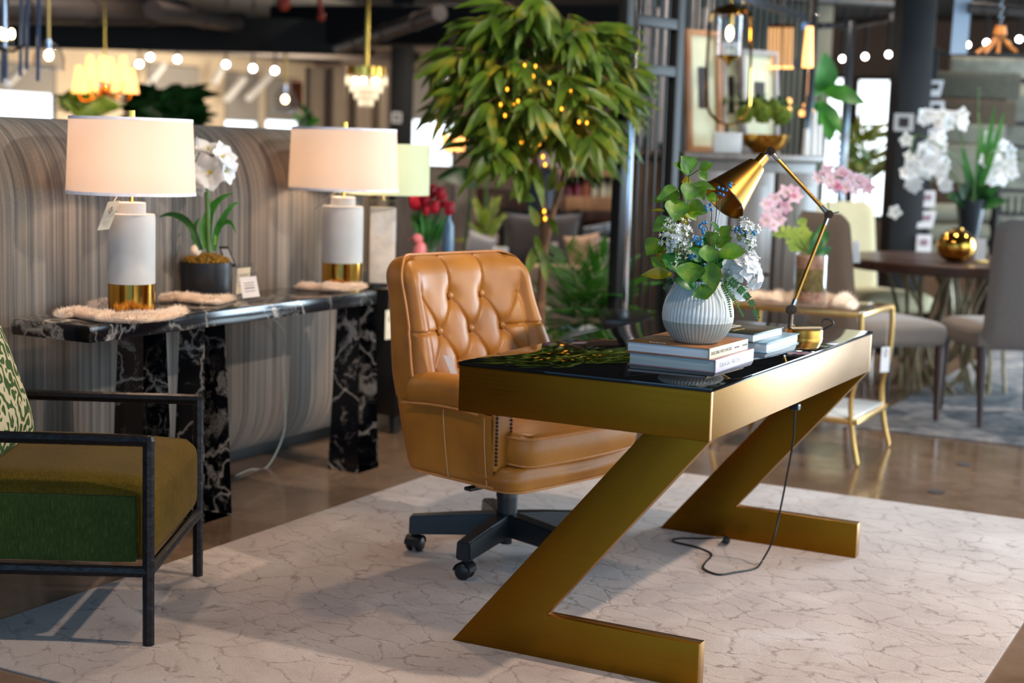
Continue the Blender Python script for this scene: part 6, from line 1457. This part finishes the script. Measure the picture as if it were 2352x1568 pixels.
# gold sphere vase, card, orchid urn on the table
sp = dep(2196, 568, 8.45); R_ = sz(44, 8.45); o = thing('gold_sphere_vase', 'polished gold round vase on the dark dining table', 'vase', (sp.x, sp.y, TZ))
build(MB().lathe([(0, .001)]+[(R_*cos(a)**.8, R_*.86+R_*.86*sin(a)) for a in [-1.25+k*2.5/20 for k in range(21)]]+[(R_*.30, R_*1.74), (R_*.28, R_*1.80), (R_*.24, R_*1.80), (R_*.25, R_*1.68), (0, R_*1.5)], (sp.x, sp.y, TZ), 64), 'vase_body', 'gold', o, True)
cq = dep(2252, 574, 8.5); o = thing('table_card', 'small white card standing right of the gold round vase', 'sign', (cq.x, cq.y, TZ)); build(card(MB(), V((cq.x, cq.y, TZ+sz(28, 8.5))), RT, V((0, 0, 1)), sz(24, 8.5), sz(54, 8.5)), 'card_front', 'whitecard', o, True); build(MB().box((cq.x, cq.y+.015, TZ+.008), (.08, .04, .016), .002, RZ(-YAW)), 'card_base', 'gold_satin', o, True)
uq = dep(2228, 500, 9.0); UQ = V((uq.x, uq.y, TZ)); o = thing('dark_urn', 'dark slate urn holding white orchids on the dining table', 'urn', tuple(UQ)); M['slate'] = flat('dark_slate_ceramic', lin(30, 40, 50), .35, 0, .15)
hu = dep(2228, 458, 9.0).z-TZ; ru = sz(35, 9.0)
build(MB().lathe([(0, 0), (ru*.7, 0), (ru*.72, .02), (ru*.45, .05), (ru*.62, hu*.35), (ru*.85, hu*.75), (ru, hu), (ru*.9, hu), (ru*.75, hu*.75), (0, hu*.6)], UQ, 32), 'urn_body', 'slate', o, True)
wo = thing('white_orchids', 'large arrangement of white orchids with green leaves in the dark urn', 'flower', tuple(UQ+V((0, 0, hu*.8)))); OQ = lambda X, Y, t=9.0: dep(1900+X/3.135, 200+Y/3.135, t); random.seed(8)
for path in ([(1040, 830), (960, 550), (800, 420), (640, 345), (600, 480)], [(1040, 830), (900, 620), (760, 560), (640, 600)], [(1040, 830), (1000, 500), (940, 300), (860, 230)], [(1060, 830), (1150, 500), (1250, 470), (1300, 600)], [(1060, 830), (1150, 600), (1300, 540), (1410, 520)], [(1050, 830), (1090, 300), (1085, 150), (1090, 0)]):
    build(MB().tube(smoothpath([OQ(x, y, 9+random.uniform(-.15, .15)) for x, y in path], 5), .005, 6), 'flower_stem', 'stem', wo, True)
for k in range(74):
    g = random.random()
    if g < .5: X, Y = random.gauss(720, 110), random.gauss(560, 115)
    elif g < .7: X, Y = random.uniform(640, 980), 235+random.gauss(0, 35)+abs(800-0)*.0
    else: X, Y = random.gauss(1250, 90), random.gauss(540, 110)
    if 880 < X < 1120 and Y > 380: continue
    lily(wo, OQ(X, Y, 9+random.uniform(-.25, .2)), -FW+RT*random.uniform(-.6, .6)+UP*random.uniform(-.5, .3), .052, n=5, cup=.1, seed=k, pw_=.8)
for (x1, y1, w) in ((1210, 120, .05), (1280, 165, .05), (1120, 250, .05), (960, 420, .06), (850, 780, .12), (1120, 700, .14), (1300, 820, .10), (940, 700, .12), (1250, 700, .08), (1180, 420, .05), (900, 800, .10), (1000, 560, .06)):
    lf = leafmb(); lf.leaf(OQ(1050, 850), OQ(x1, y1, 8.9), w*.9, -FW+UP*.2, .06, .1, 8); build(lf, 'leaf', 'leaf_dark' if w > .07 else 'leaf_fresh', wo, True, ang=75)
# ================================================================ gold glass cart
c0_, c1_, c2_ = V((-.434, 2.984, 0)), V((-.438, 3.518, 0)), V((-1.051, 3.021, 0)); GT = .665
gx0, gx1, gy0, gy1 = -1.06, -.43, 2.985, 3.52
ct = thing('glass_cart', 'two tier gold metal side table with glass top and white lower shelf', 'table', ((gx0+gx1)/2, (gy0+gy1)/2, 0))
for z in (GT, .20):
    fr = MB()
    for (a, b) in (((gx0, gy0), (gx1, gy0)), ((gx1, gy0), (gx1, gy1)), ((gx1, gy1), (gx0, gy1)), ((gx0, gy1), (gx0, gy0))):
        fr.box(((a[0]+b[0])/2, (a[1]+b[1])/2, z-.011), (abs(a[0]-b[0])+.018, abs(a[1]-b[1])+.018, .020), .002)
    build(fr, 'shelf_frame', 'gold_satin', ct, True)
build(MB().box(((gx0+gx1)/2, (gy0+gy1)/2, GT-.003), (gx1-gx0-.02, gy1-gy0-.02, .007), .001), 'glass_top', 'glass', ct, True)
build(MB().box(((gx0+gx1)/2, (gy0+gy1)/2, .203), (gx1-gx0-.02, gy1-gy0-.02, .010), .001), 'lower_shelf', 'wmarble', ct, True)
for sx, X in ((-1, gx0), (1, gx1)):
    for sy, Y in ((-1, gy0), (1, gy1)):
        build(MB().tube(smoothpath([(X, Y, GT-.01), (X+sx*.004, Y+sy*.002, .55), (X-sx*.0, Y, .42), (X-sx*.022, Y, .30), (X-sx*.018, Y, .20), (X-sx*.002, Y, .10), (X+sx*.02, Y+sy*.006, .012)], 5), [.0115]*31, 8).ball((X+sx*.021, Y+sy*.006, .008), .009, 8), 'leg', 'gold_satin', ct, True)
q = dep(2006, 920, 6.9); o = thing('cart_tag', 'white printed price card hanging on the right side of the gold cart', 'tag', tuple(q)); b = card(MB(), V((gx1+.012, 3.40, .42)), V((.5, .9, 0)), V((0, 0, 1)), .055, .115); pc2 = build(b, 'paper_card', 'whitecard', o, True)
n_ = V((.9, -.5, 0)).normalized(); m = MB(); cc = V((gx1+.012, 3.40, .45))+n_*.002; m.tube([cc+V((.4, .72, 0))*.012*cos(a)*cos(2*a)+V((0, 0, 1))*.02*sin(a) for a in [k*2*pi/20 for k in range(20)]], .0012, 5, closed=True); build(m, 'printed_mark', 'ink', pc2, True); build(MB().tube([(gx1+.012, 3.40, .477), (gx1, 3.45, .60)], .001, 4), 'string', 'card', o, True)
pelt([(-.98, 3.10), (-.85, 3.06), (-.72, 3.10), (-.60, 3.14), (-.50, 3.12)], GT, .085, 'white fur pelt heaped on the right of the gold cart top', 12, .7)
pelt([(-1.0, 3.3), (-.86, 3.28), (-.74, 3.34)], GT, .05, 'white fur pelt lying on the back left of the gold cart top', 13, .6)
q = fl(1858, 699, GT+.02); o = thing('cylinder_vase', 'tall clear glass cylinder filled with brown pebbles on the gold cart', 'vase', (q.x, q.y, GT)); tq = (q-CAM).dot(FW); r_ = sz(38, tq); h_ = sz(115, tq); zz = GT+.022
build(MB().lathe([(0, 0), (r_, 0), (r_, h_), (r_-.004, h_), (r_-.004, .01), (0, .01)], (q.x, q.y, zz), 40), 'glass_cylinder', 'glass', o, True)
build(MB().lathe([(0, .012), (r_-.007, .012), (r_-.007, h_*.26), (0, h_*.26)], (q.x, q.y, zz), 32), 'pebbles', 'pebble', o, True); build(MB().lathe([(0, h_*.72), (r_-.007, h_*.72), (r_-.007, h_*.96), (0, h_*.98)], (q.x, q.y, zz), 32), 'pebbles', 'pebble', o, True)
M['rootmoss'] = flat('green_brown_moss', lin(120, 104, 56), .9, 0, .5, 30, .6); build(MB().lathe([(0, h_*.265), (r_-.008, h_*.265), (r_-.008, h_*.715), (0, h_*.715)], (q.x, q.y, zz), 32), 'moss_layer', 'rootmoss', o, True)
po = thing('pink_orchids', 'pink and white orchids rising from the pebble filled cylinder', 'flower', (q.x, q.y, zz+h_*.97)); PQ = lambda X, Y, dt=0: dep(1700+X/4.125, 360+Y/4.125, tq+dt); top = V((q.x, q.y, zz+h_*.97))
for path in ([(560, 760), (520, 560), (500, 420), (440, 330)], [(520, 820), (400, 720), (320, 640), (260, 560)], [(760, 820), (830, 600), (840, 300), (900, 190), (1150, 250)]): build(MB().tube(smoothpath([top]+[PQ(x, y) for x, y in path], 5), .003, 6), 'flower_stem', 'stem', po, True)
random.seed(6)
for k, (X, Y) in enumerate(((240, 450), (330, 400), (430, 330), (500, 330), (260, 570), (370, 590), (430, 480), (310, 650), (240, 610), (300, 520), (530, 380), (730, 205), (820, 130), (900, 190), (960, 150), (1040, 200), (900, 280), (1000, 290), (1110, 220), (1170, 250), (1210, 290), (1080, 300), (840, 230))):
    lily(po, PQ(X, Y, random.uniform(-.06, .06)), -FW+RT*random.uniform(-.6, .6)+UP*random.uniform(-.4, .4), .038, n=5, cup=.15, seed=k, mat='pinkpetal', pw_=.7, centre='yellow')
lv = leafmb()
for k in range(60): X, Y = random.gauss(560, 55), random.gauss(790, 70); lv.leaf(PQ(X, Y+10), PQ(X+random.uniform(-50, 50), Y-40), .025, -FW, .05, .1, 5)
for k in range(22): X, Y = random.gauss(400, 40), random.gauss(740, 30); lv.leaf(PQ(X, Y+10), PQ(X+random.uniform(-50, 30), Y-40), .02, -FW, .05, .1, 5)
build(lv, 'lime_leaves', 'leaf_lime', po, True)
for (x1, y1, w) in ((840, 700, .05), (870, 860, .04), (790, 620, .05), (700, 700, .04)): lf = leafmb(); lf.leaf(top, PQ(x1, y1), w, -FW, .12, .1, 7); build(lf, 'leaf', 'leaf_deep', po, True)
# ================================================================ textile sample rack at the right
rk = thing('sample_rack', 'black metal rack displaying woven rug samples behind the orchids', 'rack', tuple(V((dep(2240, 350, 10.6).x, dep(2240, 350, 10.6).y, 0))))
block('post', None, None, 2122, 2132, 112, 900, 10.3, .04, 'black', parent=rk, bev=.003, floor=True); block('top_rail', None, None, 2120, 2420, 121, 130, 10.3, .04, 'black', parent=rk, bev=.003)
M['samp1'] = flat('pale_hex_rug', lin(150, 146, 130), .95, 0, .3, 9); M['samp2'] = flat('olive_grey_rug', lin(84, 80, 66), .95, 0, .35, 60); M['samp3'] = flat('brown_woven_rug', lin(84, 70, 54), .95, 0, .3, 60); M['samp4'] = flat('sage_rug', lin(128, 126, 110), .95, 0, .2, 50)
for px0, px1, y0, y1, m_, lab in ((2184, 2400, 133, 170, 'samp1', 'pale hexagon patterned rug sample, topmost on the rack'), (2126, 2345, 166, 226, 'samp2', 'olive grey rug sample second from the top of the rack'), (2126, 2335, 229, 288, 'samp3', 'brown woven rug sample third from the top of the rack'), (2150, 2310, 285, 330, 'samp4', 'sage rug sample behind the top of the orchids'), (2130, 2290, 332, 420, 'samp4', 'wide sage rug sample behind the orchid flowers')):
    block('rug_sample', lab, 'rug', px0, px1, y0, y1, 10.5, .05, m_, group='rug samples on the rack')
for k, (X, Y, rx) in enumerate(((2170, 488, .10), (2168, 530, .10), (2165, 570, .09))):
    c = dep(X, Y+k*4, 10.4); rx *= .62; h = V((FW.x, FW.y, 0)).normalized(); o = thing('rolled_rug', ('topmost', 'middle', 'lowest')[k]+' rolled pale rug beside the orchid urn', 'rug', tuple(c), 0, 'rolled rugs under the rack'); build(MB().tube([c-RT*.12, c+RT*.30], rx, 24), 'rug_roll', 'samp4', o, True)
for k, (X, Y, w_, h_, tl_) in enumerate(((2147, 203, 34, 38, .25), (2151, 250, 36, 36, 0), (2146, 318, 30, 44, 0), (2130, 457, 36, 38, .05), (2128, 504, 36, 40, .25), (2122, 560, 34, 42, .05), (2128, 330, 2, 2, 0))[:6]):
    c = dep(X, Y, 10.15); o = thing('rug_label', 'white rug label with a small dark picture, '+('topmost on the rack', 'second from the top on the rack', 'behind the uppermost orchids', 'left of the orchid leaves', 'left of the topmost rolled rug', 'left of the lowest rolled rug')[k], 'label', tuple(c), 0, 'white labels hanging on the rug rack')
    ux = RT; uy = (UP+RT*tl_).normalized(); build(card(MB(), c, ux, uy, sz(w_, 10.15), sz(h_, 10.15), .003), 'label_card', 'whitecard', o, True); build(card(MB(), c-FW*.004+uy*.01, ux, uy, sz(w_*.5, 10.15), sz(h_*.35, 10.15), .003), 'label_picture', 'bk_mauve' if k > 2 else 'blackarch', o, True)
gs = thing('glass_shelf', 'black framed shelf unit with glassware at the far right edge', 'shelf', tuple(V((dep(2340, 450, 11).x, dep(2340, 450, 11).y, 0))))
for y in (180, 280, 334, 436, 490, 545): block('shelf_board', None, None, 2288, 2460, y, y+7, 11, .35, 'black', parent=gs, bev=.003)
block('back_panel', None, None, 2288, 2460, 140, 640, 11.5, .03, 'samp1', parent=gs, bev=.003)
block('upright', None, None, 2284, 2292, 140, 900, 11, .35, 'black', parent=gs, bev=.003, floor=True)
for k in range(8):
    X = 2300+(k % 4)*17; Y = (490, 545)[k//4]; c = dep(X, Y, 11.1); o = thing('glass_tumbler', 'pale glass tumbler on the far right shelf unit, '+('first', 'second', 'third', 'fourth')[k % 4]+' from left on its '+('upper', 'lower')[k//4]+' row', 'glass', tuple(c), 0, 'tumblers on the far right shelf'); build(MB().lathe([(0, 0), (.018, 0), (.022, .12), (.018, .12), (.015, .01), (0, .01)], (0, 0, 0), 14), 'tumbler_body', 'samp4', o)
# hanging white panel and wooden spider chandelier
c = dep(2200, 50, 9.6); hp_ = thing('hanging_panel', 'pale hanging banner panel at the top right', 'panel', tuple(c)); a_, b_ = dep(2182, 124, 9.6), dep(2220, 124, 9.6); P_ = [a_, b_, V((b_.x+.02, b_.y, CEIL)), V((a_.x+.02, a_.y, CEIL))]
M['bannerblue'] = flat('pale_blue_banner', lin(186, 206, 226), .7, 0, .02); build(MB().prism(P_, -V((FW.x, FW.y, 0))*.01), 'banner', 'bannerblue', hp_, True, smooth=False)
c = dep(2297, 72, 8.8); ch = thing('spider_chandelier', 'wooden spider arm chandelier hanging on a chain at the top right', 'chandelier', tuple(c)); M['rustwood'] = flat('orange_wood', lin(206, 130, 60), .5, 0, .2, 20)
build(MB().cyl(c-V((0, 0, .02)), c+V((0, 0, .03)), .04, .03), 'hub', 'rustwood', ch, True)
for X, Y in ((2243, 122), (2262, 122), (2292, 122), (2335, 120), (2318, 100), (2270, 104)):
    build(MB().tube(bez([c, c+V((0, 0, -.04)), dep(X, Y, 8.8+(.3 if Y < 110 else 0))], 6), .012, 6), 'arm', 'rustwood', ch, True)
cz = MB()
for k in range(11): cz.tube([c+V((.010*cos(a)*(k % 2), .010*cos(a)*((k+1) % 2), .05+.03*k+.02*sin(a))) for a in [j*pi/5 for j in range(10)]], .003, 5, closed=True)
build(cz, 'chain', 'chrome', ch, True); build(MB().cyl(c+V((0, 0, .36)), V((c.x, c.y, CEIL)), .003), 'cord', 'chrome', ch, True)
# floor outlets
for k, (X, Y) in enumerate(((2152, 1130), (2215, 1067))):
    c = fl(X, Y); build(MB().lathe([(0, 0), (.035, 0), (.035, .003), (0, .003)], (c.x, c.y, .0), 20), 'floor_outlet', 'blackarch', None, label=('dark round floor outlet nearer the cream rug', 'dark round floor outlet nearer the dining rug')[k], cat='outlet')
